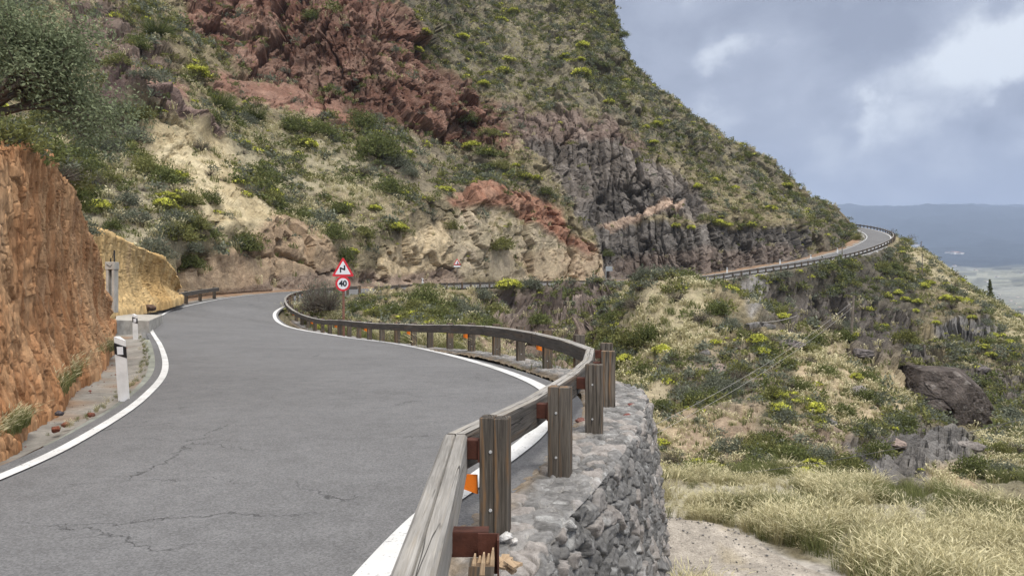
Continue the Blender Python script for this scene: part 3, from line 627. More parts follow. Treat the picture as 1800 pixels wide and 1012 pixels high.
# an overhung hollow under the road at the head of the ravine
U[:, 2] -= 2.0*np.exp(-(((vpx-1052)/22)**2+((vpy-562)/14)**2))*(Y0 > 55)
col = col*(1+.3*(gid-.5)[:, None]*np.minimum(1, rock)[:, None])
F = gridF(NVx, NVy); keep = (dR[F].max(1) > -6); F = F[keep]
tag(mobj('lower_slope', make_mesh('lower_slope', U, F, M['valley'], False, attrs={'albedo': ('FLOAT_COLOR', 'POINT', col)})),
    'grassy rocky slope and ravine falling away below the road', 'hillside', None, 'structure')
valN = grid_normals(U.reshape(shape_v)).reshape(-1, 3); valN *= np.sign(valN[:, 2:3]+1e-9)
val_px, val_py = 900+FPX*U[:, 0]/U[:, 1], 506-FPX*(U[:, 2]-EYE)/U[:, 1]
val_ok = (dR > 1.8)
# mask of what the camera can see of the height field: nearer ground must not stand in front
hor = np.maximum.accumulate((-(val_py)).reshape(NVx, NVy), axis=1); val_vis = (-(val_py).reshape(NVx, NVy) >= hor-3).ravel()
def hit(px, py, which):
    if which == 'h':
        d = (hill_px-px)**2+(hill_py-py)**2; k = int(np.argmin(d+1e9*(np.abs(hill_px-px) > 40))); 
        c = np.where(d < 9)[0]
        if len(c): k = int(c[np.argmin(H[c, 1])])
        return H[k], hillN[k]
    d = (val_px-px)**2+(val_py-py)**2+1e6*(~(val_vis & val_ok)); k = int(np.argmin(d)); return U[k], valN[k]
def ground_z(x, y):
    j = np.clip(np.interp(math.log(y), np.log(gY), np.arange(NVy)), 0, NVy-1.001); i = np.clip(np.interp(900+FPX*x/y, gx, np.arange(NVx)), 0, NVx-1.001)
    Z = U[:, 2].reshape(NVx, NVy); a, b = int(i), int(j); u, w = i-a, j-b
    return float(Z[a, b]*(1-u)*(1-w)+Z[a+1, b]*u*(1-w)+Z[a, b+1]*(1-u)*w+Z[a+1, b+1]*u*w)

# gravel path on the low ground beside the wall
pc = catmull([(5.1, -2), (4.9, 4), (4.55, 8), (4.15, 12), (3.6, 15.5), (3.1, 19)], 40); Wp = []
tp_ = np.gradient(pc, axis=0); np_ = np.stack([tp_[:, 1], -tp_[:, 0]], 1); np_ /= np.linalg.norm(np_, axis=1, keepdims=True)
for a in np.linspace(-1, 1, 31):
    w_ = np.interp(pc[:, 1], [0, 12, 15, 19], [1.75, 1.35, 1.0, .5]); q = pc+np_*(a*w_+.08*np.sin(pc[:, 1]*2.2+a))[:, None]
    Wp.append([(x, y, (ground_z(x, y) if y > 3.1 else ground_z(x, 3.1))+.035-.05*a**4) for x, y in q])
Wp = np.array(Wp).transpose(1, 0, 2); pv = Wp.reshape(-1, 3); pn = fbm(pv*3, 4, 91); pn2 = fbm(pv*np.array([1.2, .6, 1]), 3, 92)
pv = pv+np.stack([0*pn, 0*pn, .015*pn], 1)
rut = np.exp(-((np.tile(np.abs(np.linspace(-1, 1, 31)), len(pc))-.45)/.16)**2); pcol = np.array([[.34, .305, .26]])*(1+.25*pn+.2*pn2+.16*rut)[:, None]; gs = (sstep(.1, .4, pn2+.3*pn)*.5*(1-rut))[:, None]; pcol = pcol*(1-gs)+gs*np.array([.3, .25, .15])
tag(mobj('path', make_mesh('path', pv, gridF(len(pc), 31), M['gravel'], True, attrs={'albedo': ('FLOAT_COLOR', 'POINT', pcol)})), 'pale gravel path below the stone wall', 'path', None, 'structure')

# ------------------------------------------------------------------ the two earth banks cut beside the road
def bank(name, base, top, backs, nu, nv, lean, label, ca, cb, amp, dens):
    base, top = np.array([P(*p) for p in base]), np.array([P(*p) for p in top]); cb_, ct = catmull(base, 20), catmull(top, 20)
    Yb = np.interp(np.linspace(0, 1, 400), np.linspace(0, 1, len(cb_)), cb_[:, 1]); a = np.interp(np.linspace(0, 1, nu), np.concatenate([[0], np.cumsum(1/Yb[1:]**1.3)])/np.sum(1/Yb[1:]**1.3), np.linspace(0, 1, 400)); B = resample(cb_, a*arclen(cb_)[-1]); 
    ia = arclen(base); it = np.interp(a*arclen(cb_)[-1], np.linspace(0, arclen(cb_)[-1], len(cb_)), np.arange(len(cb_)))
    T_ = np.stack([np.interp(it, np.arange(len(ct)), ct[:, k]) for k in range(3)], 1)
    B_ = np.stack([np.interp(it, np.arange(len(cb_)), cb_[:, k]) for k in range(3)], 1)
    vv_ = np.linspace(0, 1, nv); g = B_[:, None]+(T_-B_)[:, None]*vv_[None, :, None]
    bulge = np.sin(vv_*math.pi)[None, :, None]*lean; dn = grid_normals(g); dn *= np.sign(-dn[..., 1:2]+1e-9); g = g+dn*bulge
    bk = []
    for k in range(1, backs+1):
        s_ = k*.16; q = T_.copy(); q[:, 1] += s_*.75; q[:, 0] -= s_*.66; q[:, 2] += .12*s_+.05*math.sin(k*.5)-.008*s_*s_; bk.append(q)
    q0 = B_.copy(); q0[:, 2] -= .4
    g = np.concatenate([q0[:, None], g, np.stack(bk, 1)], 1); n = grid_normals(g); n *= np.sign(n[nu//2, nv//2, 0]) if abs(n[nu//2, nv//2, 0]) > .2 else np.sign(-n[nu//2, nv//2, 1])
    sh = g.shape; V_ = g.reshape(-1, 3); N_ = n.reshape(-1, 3); s = dens
    f1, f2, cid, fb1 = voronoi(np.stack([V_[:, 0], V_[:, 1], V_[:, 2]*.5], 1)/(.5*s)+fbm(V_*2.2/s, 3, 4)[:, None]*.5, 41, 3, True)
    f3, f4, cd2, fb2 = voronoi(np.stack([V_[:, 0], V_[:, 1], V_[:, 2]*.5], 1)/(.16*s)+fbm(V_*5/s, 2, 5)[:, None]*.4, 43, 3, True)
    rill = fbm(V_*np.array([3.4, 3.4, .4])/s, 4, 45, .55, True); fn = fbm(V_*np.array([9, 9, 3.2])/s, 3, 46)
    d = amp*(.2*fbm(V_*.7/s, 3, 47)+.06*rill+.05*fb1+.03*fb2+.02*(cd2-.5)-.04*np.exp(-((f4-f3)/.1)**2)*(cd2 > .7)-.05*np.exp(-((f2-f1)/.05)**2)*(cid > .7)+.045*fn+.018*fbm(V_*np.array([20, 20, 7])/s, 2, 44))
    V_ = V_+N_*d[:, None]
    tt = sstep(-.4, .5, fbm(V_*np.array([1.3, 1.3, .7])/s, 4, 48)*.9+.4*fn)[:, None]
    c = np.array(ca)*(1-tt)+np.array(cb)*tt
    pale = sstep(.25, .6, fbm(V_*np.array([2.2, 2.2, .7])/s+7, 4, 49))[:, None]*.45; c = c*(1-pale)+pale*np.array([.43, .29, .18])
    c = c*(1+.35*(cd2-.5))[:, None]
    tag(mobj(name, make_mesh(name, V_, gridF(sh[0], sh[1]), M['bank'], True, attrs={'albedo': ('FLOAT_COLOR', 'POINT', c)})), label, 'earth bank', None, 'structure')
    return V_.reshape(sh)
BANK = bank('earth_bank', [(-420, 1080, 4.7), (-150, 900, 6.6), (0, 800, 8.2), (60, 745, 9.9), (120, 692, 12.7), (165, 652, 16), (190, 612, 20), (200, 580, 24.5), (203, 562, 28.5)],
     [(-460, 160, 6.0), (-190, 235, 7.8), (-40, 258, 9.4), (50, 266, 11.2), (105, 296, 14.0), (142, 372, 17), (170, 450, 20.7), (188, 520, 25), (198, 550, 29)],
     60, 1150, 270, .18, 'near cut bank of crumbly orange earth left of the road', (.33, .165, .078), (.45, .275, .15), .85, 1.0)
OCHRE = bank('earth_bank', [(130, 560, 30), (165, 553, 32), (205, 548, 35), (240, 541, 38), (285, 532, 43), (318, 523, 47), (322, 515, 52)],
     [(90, 385, 31.5), (140, 398, 33.5), (180, 408, 36), (232, 430, 39.5), (285, 455, 44.5), (312, 485, 48), (318, 505, 53)],
     60, 260, 150, .5, 'rounded ochre earth bank behind the marker posts', (.42, .275, .12), (.5, .36, .18), 1.4, 2.2)

# ------------------------------------------------------------------ far valley floor and the mountain under the cloud
th = np.concatenate([np.linspace(-math.pi*.45, math.radians(10), 40, endpoint=False), np.linspace(math.radians(10), math.radians(60), 420), np.linspace(math.radians(61), math.pi*1.55, 60)])
rr = np.exp(np.linspace(math.log(215), math.log(15000), 230))
TH, RR = np.meshgrid(th, rr, indexing='ij'); Xf, Yf = (RR*np.sin(TH)).ravel(), (RR*np.cos(TH)).ravel(); Rf = RR.ravel(); ca_ = np.cos(TH).ravel()
front = sstep(math.radians(72), math.radians(48), np.abs(TH-math.radians(20)).ravel())
py_r = np.interp(np.log(Rf), np.log([200, 300, 700, 1300, 2200, 3200, 4200, 5200, 6200, 7000, 8200, 9600, 12000, 15000]), [900, 780, 610, 566, 545, 512, 484, 466, 452, 440, 405, 374, 376, 400])
wob = fbm(np.stack([Xf, Yf, 0*Xf], 1)/1500, 5, 81, .5, True)
zf = EYE-(py_r-506)/FPX*Rf*np.clip(ca_, .6, 1)
zf = zf*front+(-60-.004*Rf)*(1-front)
zf += wob*np.clip((Rf-900)/9000, 0, 1)*150+fbm(np.stack([Xf, Yf, 0*Xf], 1)/260, 4, 83)*np.clip(Rf/4000, 0, 1)*26
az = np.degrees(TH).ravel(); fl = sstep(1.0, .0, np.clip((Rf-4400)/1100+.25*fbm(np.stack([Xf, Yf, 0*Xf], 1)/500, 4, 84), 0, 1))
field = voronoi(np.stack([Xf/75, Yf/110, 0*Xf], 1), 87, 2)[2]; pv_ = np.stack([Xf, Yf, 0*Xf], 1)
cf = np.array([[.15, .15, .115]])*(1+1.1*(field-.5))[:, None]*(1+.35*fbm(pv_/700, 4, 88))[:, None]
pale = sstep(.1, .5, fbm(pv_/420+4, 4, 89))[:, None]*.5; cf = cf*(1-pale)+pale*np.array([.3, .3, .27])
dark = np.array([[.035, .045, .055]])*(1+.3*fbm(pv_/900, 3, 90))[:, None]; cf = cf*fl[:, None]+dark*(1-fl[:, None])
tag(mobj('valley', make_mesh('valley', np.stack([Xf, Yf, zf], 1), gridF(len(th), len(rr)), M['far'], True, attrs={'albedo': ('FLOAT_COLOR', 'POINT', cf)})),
    'hazy farmland valley and blue mountain far below the road', 'valley', None, 'structure')
FARG = (Xf.reshape(TH.shape), Yf.reshape(TH.shape), zf.reshape(TH.shape))
# ------------------------------------------------------------------ dry-stone retaining wall under the near guard rail
POST = [(-.17, 3.55, 0), (-.12, 5.4, 0), (.46, 7.05, 0), (1.02, 9.1, 0), (1.45, 11.2, -.02), (1.70, 13.2, -.04)]
POST += [((px-900)/FPX*Y, Y, z) for px, Y, z in ((1019, 15.2, -.07), (962, 17.2, -.09), (916, 19.1, -.1), (873, 21, -.13), (829, 22.9, -.19), (791, 24.7, -.27), (756, 26.5, -.37), (727, 28.4, -.43),
         (698, 30.1, -.49), (672, 31.8, -.56), (650, 33.6, -.6), (631, 35.4, -.64), (614, 37.3, -.68), (597, 39.1, -.74), (580, 40.8, -.8), (567, 42.7, -.82), (554, 44.5, -.8), (542, 46.4, -.74), (531, 48.3, -.64),
         (521, 50.2, -.48), (513, 52.1, -.26), (509, 54.1, -.02), (509, 56.1, .2), (514, 58, .4), (523, 59.9, .56), (535, 61.8, .7), (551, 63.2, .82), (570, 64.4, .92), (590, 65.5, 1.0), (611, 66.5, 1.06), (632, 67.6, 1.12))]
POST = np.array(POST)
wl = catmull(np.vstack([[-.16, -.5, 0], [-.17, 1.7, 0], POST[:27]]), 24)
aw = arclen(wl); st = [0.0]
while st[-1] < aw[-1]: st.append(st[-1]+.0105*max(1.0, np.interp(st[-1], aw, wl[:, 1])/6.5))
wp_ = resample(wl, np.array(st[:-1])); nw = len(wp_); tw = np.gradient(wp_, axis=0); tw[:, 2] = 0
kk = 15; pad = np.pad(tw, ((kk, kk), (0, 0)), 'edge'); tw = np.stack([np.convolve(pad[:, k], np.ones(2*kk+1)/(2*kk+1), 'valid') for k in range(3)], 1)
tw /= np.linalg.norm(tw, axis=1, keepdims=True); nwv = np.stack([tw[:, 1], -tw[:, 0], 0*tw[:, 0]], 1)
out_w = np.interp(wp_[:, 1], [0, 4.75, 5.6, 7, 9.5, 12.5, 14.2, 17, 20, 26, 60], [.36, .42, .46, .42, .5, .62, .62, .45, .4, .36, .34])
in_w = np.interp(wp_[:, 1], [0, 5, 8, 14, 60], [.30, .34, .42, .5, .45])
h_w = np.interp(np.arange(nw)/nw, [0, .55, .8, 1], [3.6, 3.6, 2.2, 1.4])
vt = np.linspace(0, 1, 64); vf = np.linspace(0, 1, 231)[1:]**1.15
rows = []; UVs = []
for t in vt:
    q = wp_+nwv*(-in_w+(in_w+out_w)*t)[:, None]; q[:, 2] += -.05*(1-sstep(0, .25, t))+.01; rows.append(q); UVs.append((in_w+out_w)*t)
for t in vf:
    d = h_w*t; q = wp_+nwv*(out_w+.13*d+.02*np.sin(t*7))[:, None]; q[:, 2] += .01-d; rows.append(q); UVs.append(in_w+out_w+d)
Gw = np.stack(rows, 1); uu = np.repeat(np.array(st[:-1])[:, None], Gw.shape[1], 1); vvw = np.stack(UVs, 1)
nn = grid_normals(Gw); nn *= np.sign(nn[nw//3, 10, 2]); 
for k in range(-5, 6):              # rounded arris
    j = 63+k; t = (k+5)/10; b_ = nwv*math.sin(t*math.pi/2)+np.array([0, 0, 1])*math.cos(t*math.pi/2); nn[:, j] = b_
    Gw[:, j] -= b_*.035*math.exp(-(k/2.6)**2)
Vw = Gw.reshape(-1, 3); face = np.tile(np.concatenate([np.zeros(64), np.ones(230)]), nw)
q2 = np.stack([uu.ravel()/(.24+.02*face), vvw.ravel()/(.15+.02*face), 0*uu.ravel()], 1)
w3 = np.stack([fbm(Vw*2.4, 3, 2), fbm(Vw*2.4+9, 3, 3), 0*face], 1)*.55
f1, f2, cid, fa = voronoi(q2+w3, 61, 2, True); e = f2-f1; _1, _2, cs, fs = voronoi(Vw/.055+w3, 67, 3, True)
fn1, fn2 = fbm(Vw*9, 4, 63), fbm(Vw*26, 3, 64)
gap = np.exp(-(e/(.05+.025*face))**2)*np.maximum(face, sstep(-.3, .15, fbm(Vw*4+8, 2, 70))); mort = sstep(-.15, .3, fbm(Vw*1.6+3, 3, 65))*(1-face*.75)
dw = .016*(np.minimum(e, .14)/.14)**.5+(cid-.5)*(.016+.03*face)+fa*(.02+.05*face)+fs*(.006+.012*face)-gap*(.02+.085*(1-mort))+.016*fn1*(.6+.8*face)+.007*fn2
Vw = Vw+nn.reshape(-1, 3)*dw[:, None]
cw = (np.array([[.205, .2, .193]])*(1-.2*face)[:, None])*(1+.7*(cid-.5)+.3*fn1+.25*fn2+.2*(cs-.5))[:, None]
warm = sstep(.7, .85, cid)[:, None]; cw = cw*(1-warm*.5)+warm*.5*np.array([.3, .26, .23])
cw = cw*(1-(gap*mort*.8)[:, None])+(gap*mort*.8)[:, None]*np.array([.36, .345, .32])
lich = (sstep(.3, .5, fbm(Vw*7+20, 4, 68))*.45)[:, None]; cw = cw*(1-lich)+lich*np.array([.47, .47, .455])
dirt = (sstep(.1, -.25, vvw.ravel()-.25+.25*fbm(Vw*3, 3, 69))*(1-face))[:, None]; cw = cw*(1-dirt)+dirt*np.array([.22, .175, .125])
M['stone'] = terrain_mat('wall_stone', 22.0, .012, .26)
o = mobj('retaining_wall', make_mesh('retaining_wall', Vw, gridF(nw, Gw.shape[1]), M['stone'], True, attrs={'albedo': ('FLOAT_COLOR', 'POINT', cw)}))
tag(o, 'grey rubble stone retaining wall with mortared flat top under the near timber rail', 'stone wall')

def far_wall(path, hgt, label, colr, thick=.5):
    p = catmull(path, 40); t = np.gradient(p, axis=0); t[:, 2] = 0; t /= np.linalg.norm(t, axis=1, keepdims=True); n = np.stack([t[:, 1], -t[:, 0], 0*t[:, 0]], 1)
    r = [p-n*thick+np.array([0, 0, -.5]), p-n*thick, p]+[p+n*.1*f*hgt-np.array([0, 0, 1])*f*hgt for f in np.linspace(.03, 1, 26)]
    g = np.stack(r, 1); V_ = g.reshape(-1, 3); f1, f2, cd = voronoi(V_/.62, 71); N_ = grid_normals(g).reshape(-1, 3)
    V_ = V_+np.repeat(n, g.shape[1], 0)*((cd-.5)*.2-.2*np.exp(-((f2-f1)/.12)**2))[:, None]
    c = np.array([colr])*(1+.7*(cd-.5)+.3*fbm(V_*.8, 3, 72))[:, None]
    tag(mobj('retaining_wall', make_mesh('retaining_wall', V_, gridF(g.shape[0], g.shape[1]), M['stone'], True, attrs={'albedo': ('FLOAT_COLOR', 'POINT', c)})), label, 'stone wall')
def rc_off(px0, px1, off, n=8, ymin=60):
    rx = 900+FPX*Rc[:, 0]/Rc[:, 1]; s = np.where((rx > px0) & (rx < px1) & (Rc[:, 1] > ymin) & (Rc[:, 1] < 161))[0]; s = s[np.linspace(0, len(s)-1, n).astype(int)]
    q = Rc[s].copy(); q[:, :2] += nR[s]*off; q[:, 2] -= .12; return q
far_wall(rc_off(1498, 1548, 1.5), 4.2, 'grey block wall holding up the outer bend of the far road', (.27, .265, .26))
far_wall(rc_off(1230, 1340, 1.4), 2.2, 'low pale masonry wall under the straight far road', (.3, .285, .26))
far_wall(rc_off(930, 1062, 1.5), 1.8, 'brownish stone wall under the road at the ravine head', (.25, .2, .175))
far_wall([P(1318, 570, 50.5), P(1340, 566, 50.8), P(1362, 571, 51.2)], 1.2, 'short dry stone terrace wall on the grassy spur', (.2, .19, .185))

# ------------------------------------------------------------------ timber guard rails
def guardrail(posts, label, near=False, seg=2, bh=.27, side=1, top0=.86, group='timber guard rails along the road', start=None, refl=0, skip_first_post=False):
    posts = np.asarray(posts, float); root = thing('guardrail', tuple(posts[0]), label, 'guard rail', group); o0 = posts[0]
    pts = posts-o0; c = catmull(pts, 6); t = np.gradient(c, axis=0); t[:, 2] = 0; t /= np.linalg.norm(t, axis=1, keepdims=True); n = np.stack([-t[:, 1], t[:, 0], 0*t[:, 0]], 1)*side
    nb = len(posts); pn = n[::6]; pt = t[::6]
    bt = np.interp(posts[:, 1], [0, 12, 17, 300], [.72, .73, .86, .84]) if near else np.full(nb, .74)
    btc = np.interp(np.arange(len(c))/6, np.arange(nb), bt)
    w = .082; up = np.array([0, 0, 1.])
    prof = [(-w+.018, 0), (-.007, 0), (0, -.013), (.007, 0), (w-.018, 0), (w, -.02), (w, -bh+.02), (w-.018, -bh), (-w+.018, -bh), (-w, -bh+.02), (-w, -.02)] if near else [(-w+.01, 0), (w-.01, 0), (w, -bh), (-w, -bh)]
    def beam(a, b, top):
        mb = MB(); rings = []
        for i in range(a, b+1, 6):
            e = .018 if i == a else (-.018 if i == b else 0); base = c[i]+t[i]*e+n[i]*.3
            rings.append([base+n[i]*x+up*(btc[i]+y+top) for x, y in prof])
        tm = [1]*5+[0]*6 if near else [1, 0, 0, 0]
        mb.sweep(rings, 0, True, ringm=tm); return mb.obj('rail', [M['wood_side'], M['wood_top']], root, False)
    if start is not None:           # the first, sun-bleached beam runs straight towards the viewer
        mb = MB(); A, B_ = np.array(start)-o0, c[6]+n[6]*.3; d = (B_-A); d[2] = 0; d /= np.linalg.norm(d); m_ = np.array([-d[1], d[0], 0])
        mb.sweep([[A+(B_-A)*f+m_*x*1.06+up*(btc[6]+y*1.08+.004*math.sin(f*9)) for x, y in prof] for f in (0, .25, .5, .75, .995)], 0, True, ringm=[0]*11)
        mb.obj('rail', [M['wood_bleached']], root, False); i0 = 1
    else: i0 = 0
    i = i0
    while i < nb-1:
        j = min(i+seg, nb-1); beam(i*6, j*6, .0); i = j
    for i in range(nb):
        if skip_first_post and i == 0: continue
        Y = posts[i, 1]; mb = MB(); cc = pts[i]; ph = bt[i]+(.14 if near and Y < 12 else .10 if near and Y < 17 else .05); lean = np.array([random.uniform(-.012, .012), random.uniform(-.012, .012), 0])
        hw, hd = (.105, .075) if Y < 60 else (.1, .08)
        if near and Y < 30:
            for sgn in (-1, 1):     # two half-timbers bolted together
                hh = ph-(.0 if sgn > 0 else random.uniform(0, .006)); mb.box(cc+pn[i]*sgn*hw*.5+up*(hh/2-.04)+lean, pn[i]*(hw*.5-.0008), pt[i]*(hd-.003*(sgn < 0)), up*(hh/2+.04), .006)
        else: mb.box(cc+up*(ph/2-.1)+lean, pn[i]*hw, pt[i]*hd, up*(ph/2+.1), .012 if Y < 60 else 0)
        po = mb.obj('post', [M['wood_post']], root)
        if near and Y < 26:
            for hz_ in (.2, .62):
                b = MB(); p0 = cc-pt[i]*(hd-.004)+pn[i]*.022+up*hz_; b.tube([p0, p0-pt[i]*.012], [.013, .011], 8); b.obj('bolt', [M['bolt']], po)
        if near and Y < 60:
            b = MB(); hh = bt[i]-.1; b.box(cc+pn[i]*.165+up*hh, pn[i]*.07, pt[i]*.055, up*.07, .004); b.box(cc+pn[i]*.11+up*hh, pn[i]*.006, pt[i]*.072, up*.085)
            b.obj('bracket', [M['rust']], root)
        if refl and i % 3 == refl % 3:
            b = MB(); p0 = cc+pn[i]*.2+up*(bt[i]-bh-.09); s_ = .09
            b.sweep([[p0+pn[i]*x*s_+up*z*s_+pt[i]*y for x, z in ((-.75, -.8), (.75, -.35), (.8, .75), (-.7, .75))] for y in (-.01, .01)])
            b.obj('reflector', [M['orange']], root)
    return root
M['wood_bleached'] = wood_mat('grey_bleached_timber', (.19, .178, .16), (.34, .325, .3), (.3, .25, .18), .35)
RN = guardrail(POST, 'long near timber guard rail on the stone wall, with broken bleached first beam', True, start=(-.36, 1.6, 0), refl=1, skip_first_post=True)
# the snapped post stub and its rusty channel, parts of the near rail
o0 = POST[0]; up = np.array([0, 0, 1.])
mb = MB(); cst = np.array([-.165, 3.62, .20])-o0
ring = lambda z, k: [cst+np.array([x*.062*k+.07*(z-.2), y*.06*k, z-.2]) for x, y in ((-1, -1), (1, -1), (1, 1), (-1, 1))]
mb.sweep([ring(-.05, 1), ring(.3, 1), ring(.46, 1)], 0)
st_ = mb.obj('broken_post', [M['wood_post']], RN)
mb = MB()
for k in range(5):
    a = cst+np.array([-.045+.022*k+.022, (-.02, .02, -.03, .01, -.01)[k], .22]); hh = (.085, .06, .095, .075, .11)[k]
    mb.sweep([[a+np.array([x*.013, y*.034, 0]) for x, y in ((-1, -1), (1, -1), (1, 1), (-1, 1))], [a+np.array([x*.011+.004, y*.03, hh*.6]) for x, y in ((-1, -1), (1, -1), (1, 1), (-1, 1))], [a+np.array([x*.004+.008, y*.016, hh]) for x, y in ((-1, -1), (1, -1), (1, 1), (-1, 1))]])
mb.obj('splinters', [M['wood_raw']], st_)
mb = MB(); z0 = .49
mb.box(np.array([-.235, 3.78, z0])-o0, (.115, 0, 0), (0, .006, 0), (0, 0, .062)); mb.box(np.array([-.235, 3.83, z0+.058])-o0, (.115, 0, 0), (0, .05, 0), (0, 0, .004)); mb.box(np.array([-.235, 3.83, z0-.058])-o0, (.115, 0, 0), (0, .05, 0), (0, 0, .004))
mb.box(np.array([-.12, 3.71, z0-.02])-o0, (.05, 0, 0), (0, .006, 0), (0, 0, .1)); mb.box(np.array([-.068, 3.66, z0-.02])-o0, (.004, 0, 0), (0, .055, 0), (0, 0, .1))
mb.obj('bracket', [M['rust']], RN)
def along(curve, nr_, off, y0, y1, s0=None, s1=None, step=2.0, x_from=None):
    q = curve.copy(); q[:, :2] += nr_*off; a = arclen(q); k = np.where((curve[:, 1] >= y0) & (curve[:, 1] <= y1) & (np.arange(len(q)) > 60))[0]
    s = np.arange(a[k[0]], a[k[-1]], step); r = resample(q, s); r[:, 2] -= .08; return r
rail2 = along(Rc, nR, .75, 69.2, 109.6)
i_sp = np.argmax(Rc[:, 1] > 109.9)
guardrail(rail2, 'timber guard rail round the head of the ravine behind the bushes', side=1)
rail3 = along(Rc[i_sp:], nR[i_sp:], .75, 109, 198) if False else None
q = Rc[i_sp:].copy(); q[:, :2] += nR[i_sp:]*.8; a = arclen(q); r3 = resample(q, np.arange(0, a[-1], 2.0)); r3[:, 2] -= .08
cut = int(np.argmax(r3[:, 0] > 58))
guardrail(r3[:cut], 'timber guard rail beside the straight far road below the dark cliff', side=1)
guardrail(r3[cut-1:], 'timber guard rail round the outer bend of the farthest road', side=1)
iL = np.where((Lc[:, 1] > 49.5) & (Lc[:, 1] < 58.5))[0]; qL = Lc.copy(); qL[:, :2] += nL[:, :2]*1.2; qL = qL[iL]; aL = arclen(qL); rL = resample(qL, np.arange(0, aL[-1], 2.3)); rL[:, 2] += .05
guardrail(rL, 'short low timber guard rail against the rocky tan bank', side=-1)

# ------------------------------------------------------------------ marker posts
def marker(px, py, Y, h, label, lean=0.0, w=.19, z=None):
    p = P(px, py, Y); 
    if z is not None: p[2] = z
    root = thing('marker_post', tuple(p), label, 'marker post', 'white marker posts along the road'); hw, d = w/2, .05; L = lambda x, y, zz: np.array([x+lean*zz, y, zz])
    def slab(z0l, z0r, z1l, z1r, gx, gy): return [[L(-hw*gx, -d*gy, z0l), L(hw*gx, -d*gy, z0r), L(.5*hw*gx, d*gy, z0r), L(-.5*hw*gx, d*gy, z0l)], [L(-hw*gx, -d*gy, z1l), L(hw*gx, -d*gy, z1r), L(.5*hw*gx, d*gy, z1r), L(-.5*hw*gx, d*gy, z1l)]]
    mb = MB(); mb.sweep(slab(-.08, -.08, h, h-.07, 1, 1)); mb.obj('post', [M['white']], root)
    mb = MB(); mb.sweep(slab(h-.29, h-.36, h-.10, h-.17, 1.04, 1.07)); bd_ = mb.obj('band', [M['black']], root)
    mb = MB(); zc = h-.23
    mb.sweep([[L(x*.048, -d*1.07-yy, zc+zz*.062) for x, zz in ((-1, -1.1), (1, -1.1), (1, 1), (-1, 1))] for yy in (.001, .012)]); mb.obj('reflector', [M['signwhite']], bd_)
marker(220, 696, 12.4, 1.0, 'tall leaning white marker post with black band in the gutter by the orange bank', -.07)
marker(239.5, 599, 27.5, 1.0, 'smaller white marker post standing before the pale concrete slab', -.03)
marker(743, 506, 79, 1.05, 'white marker post on the far side of the bend behind the green bush', 0, .2)
marker(1278, 481.5, 121.5, 1.1, 'white marker post low on the straight far road under the dark cliff', 0, .24)
marker(1371, 467, 130, 1.15, 'white marker post midway up the straight far road', 0, .24)
marker(1425, 459, 134.5, 1.2, 'white marker post at the end of the dark cliff face', 0, .28)
marker(1472, 447, 142, 1.2, 'white marker post on the far road before the inner bend', 0, .26)

# ------------------------------------------------------------------ road signs
def plate(mb, outline, y0, y1, m=0): mb.sweep([[np.array([x, y, z]) for x, z in outline] for y in (y0, y1)], m)
def rtri(w, r, cz=0):
    h = w*.866; P3 = [(-w/2, -h/3), (w/2, -h/3), (0, 2*h/3)]; o_ = []
    for k, (x, z) in enumerate(P3):
        d = math.hypot(x, z); cx_, cz_ = x*(1-2*r/d), z*(1-2*r/d); a0 = math.atan2(z, x)
        for t_ in np.linspace(-1, 1, 7): o_.append((cx_+r*math.cos(a0+t_*math.pi/3), cz_+r*math.sin(a0+t_*math.pi/3)+cz))
    return o_
def circ(r, cz=0, n=40): return [(r*math.cos(2*math.pi*k/n), cz+r*math.sin(2*math.pi*k/n)) for k in range(n)]
def text_part(name, body, size, mat, parent, loc, off=.012):
    cu = bpy.data.curves.new(name, 'FONT'); cu.body = body; cu.size = size; cu.align_x = 'CENTER'; cu.align_y = 'CENTER'; cu.extrude = .004; cu.offset = off
    t_ = bpy.data.objects.new(name, cu); C.objects.link(t_); bpy.context.view_layer.update()
    me = bpy.data.meshes.new_from_object(t_.evaluated_get(bpy.context.evaluated_depsgraph_get())); bpy.data.objects.remove(t_); me.materials.clear(); me.materials.append(mat)
    o_ = mobj(name, me, parent, loc); o_.rotation_euler = (math.pi/2, 0, 0); return o_
def stroke(mb, pts, w, y0, y1):
    pts = np.array(pts, float)
    for k in range(len(pts)-1):
        a, b = pts[k], pts[k+1]; d = (b-a)/np.linalg.norm(b-a); n_ = np.array([-d[1], d[0]])*w/2; e = d*w*.45
        q = [a-n_-e*(k > 0), b-n_+e*(k < len(pts)-2), b+n_+e*(k < len(pts)-2), a+n_-e*(k > 0)]; plate(mb, [tuple(v_) for v_ in q], y0-.0004*k, y1-.0004*k)
gx_, gy_ = (603-900)/FPX*38, 38.0; gz_ = -.85
sg = thing('road_sign', (gx_, gy_, gz_), 'brown post with a red triangle bend warning above a round 40 limit sign', 'road sign')
toz = lambda py: EYE-(py-506)/FPX*38-gz_
mb = MB(); mb.tube([(0.02, .06, -.3), (0.01, .06, toz(505)), (0, .06, toz(460))], .062, 10); mb.obj('post', [M['pole']], sg)
Ztri = toz(474.2); tw_ = 1.16
mb = MB(); plate(mb, rtri(tw_, .055, Ztri), .012, -.012); tr = mb.obj('warning_triangle', [M['red']], sg)
mb = MB(); plate(mb, rtri(tw_*.70, .02, Ztri), -.013, -.018); mb.obj('face', [M['signwhite']], tr)
mb = MB(); u_ = 12.66/38*0+1300/38; f_ = lambda X, Yp: ((X-402)/12.66/u_, Ztri+((474.2-440)*12.66-Yp)/12.66/u_)
stroke(mb, [f_(348, 494), f_(348, 392), f_(437, 428), f_(437, 330)], .075, -.019, -.023); mb.obj('bend_symbol', [M['ink']], tr)
Zc = toz(498.5); R_ = .385
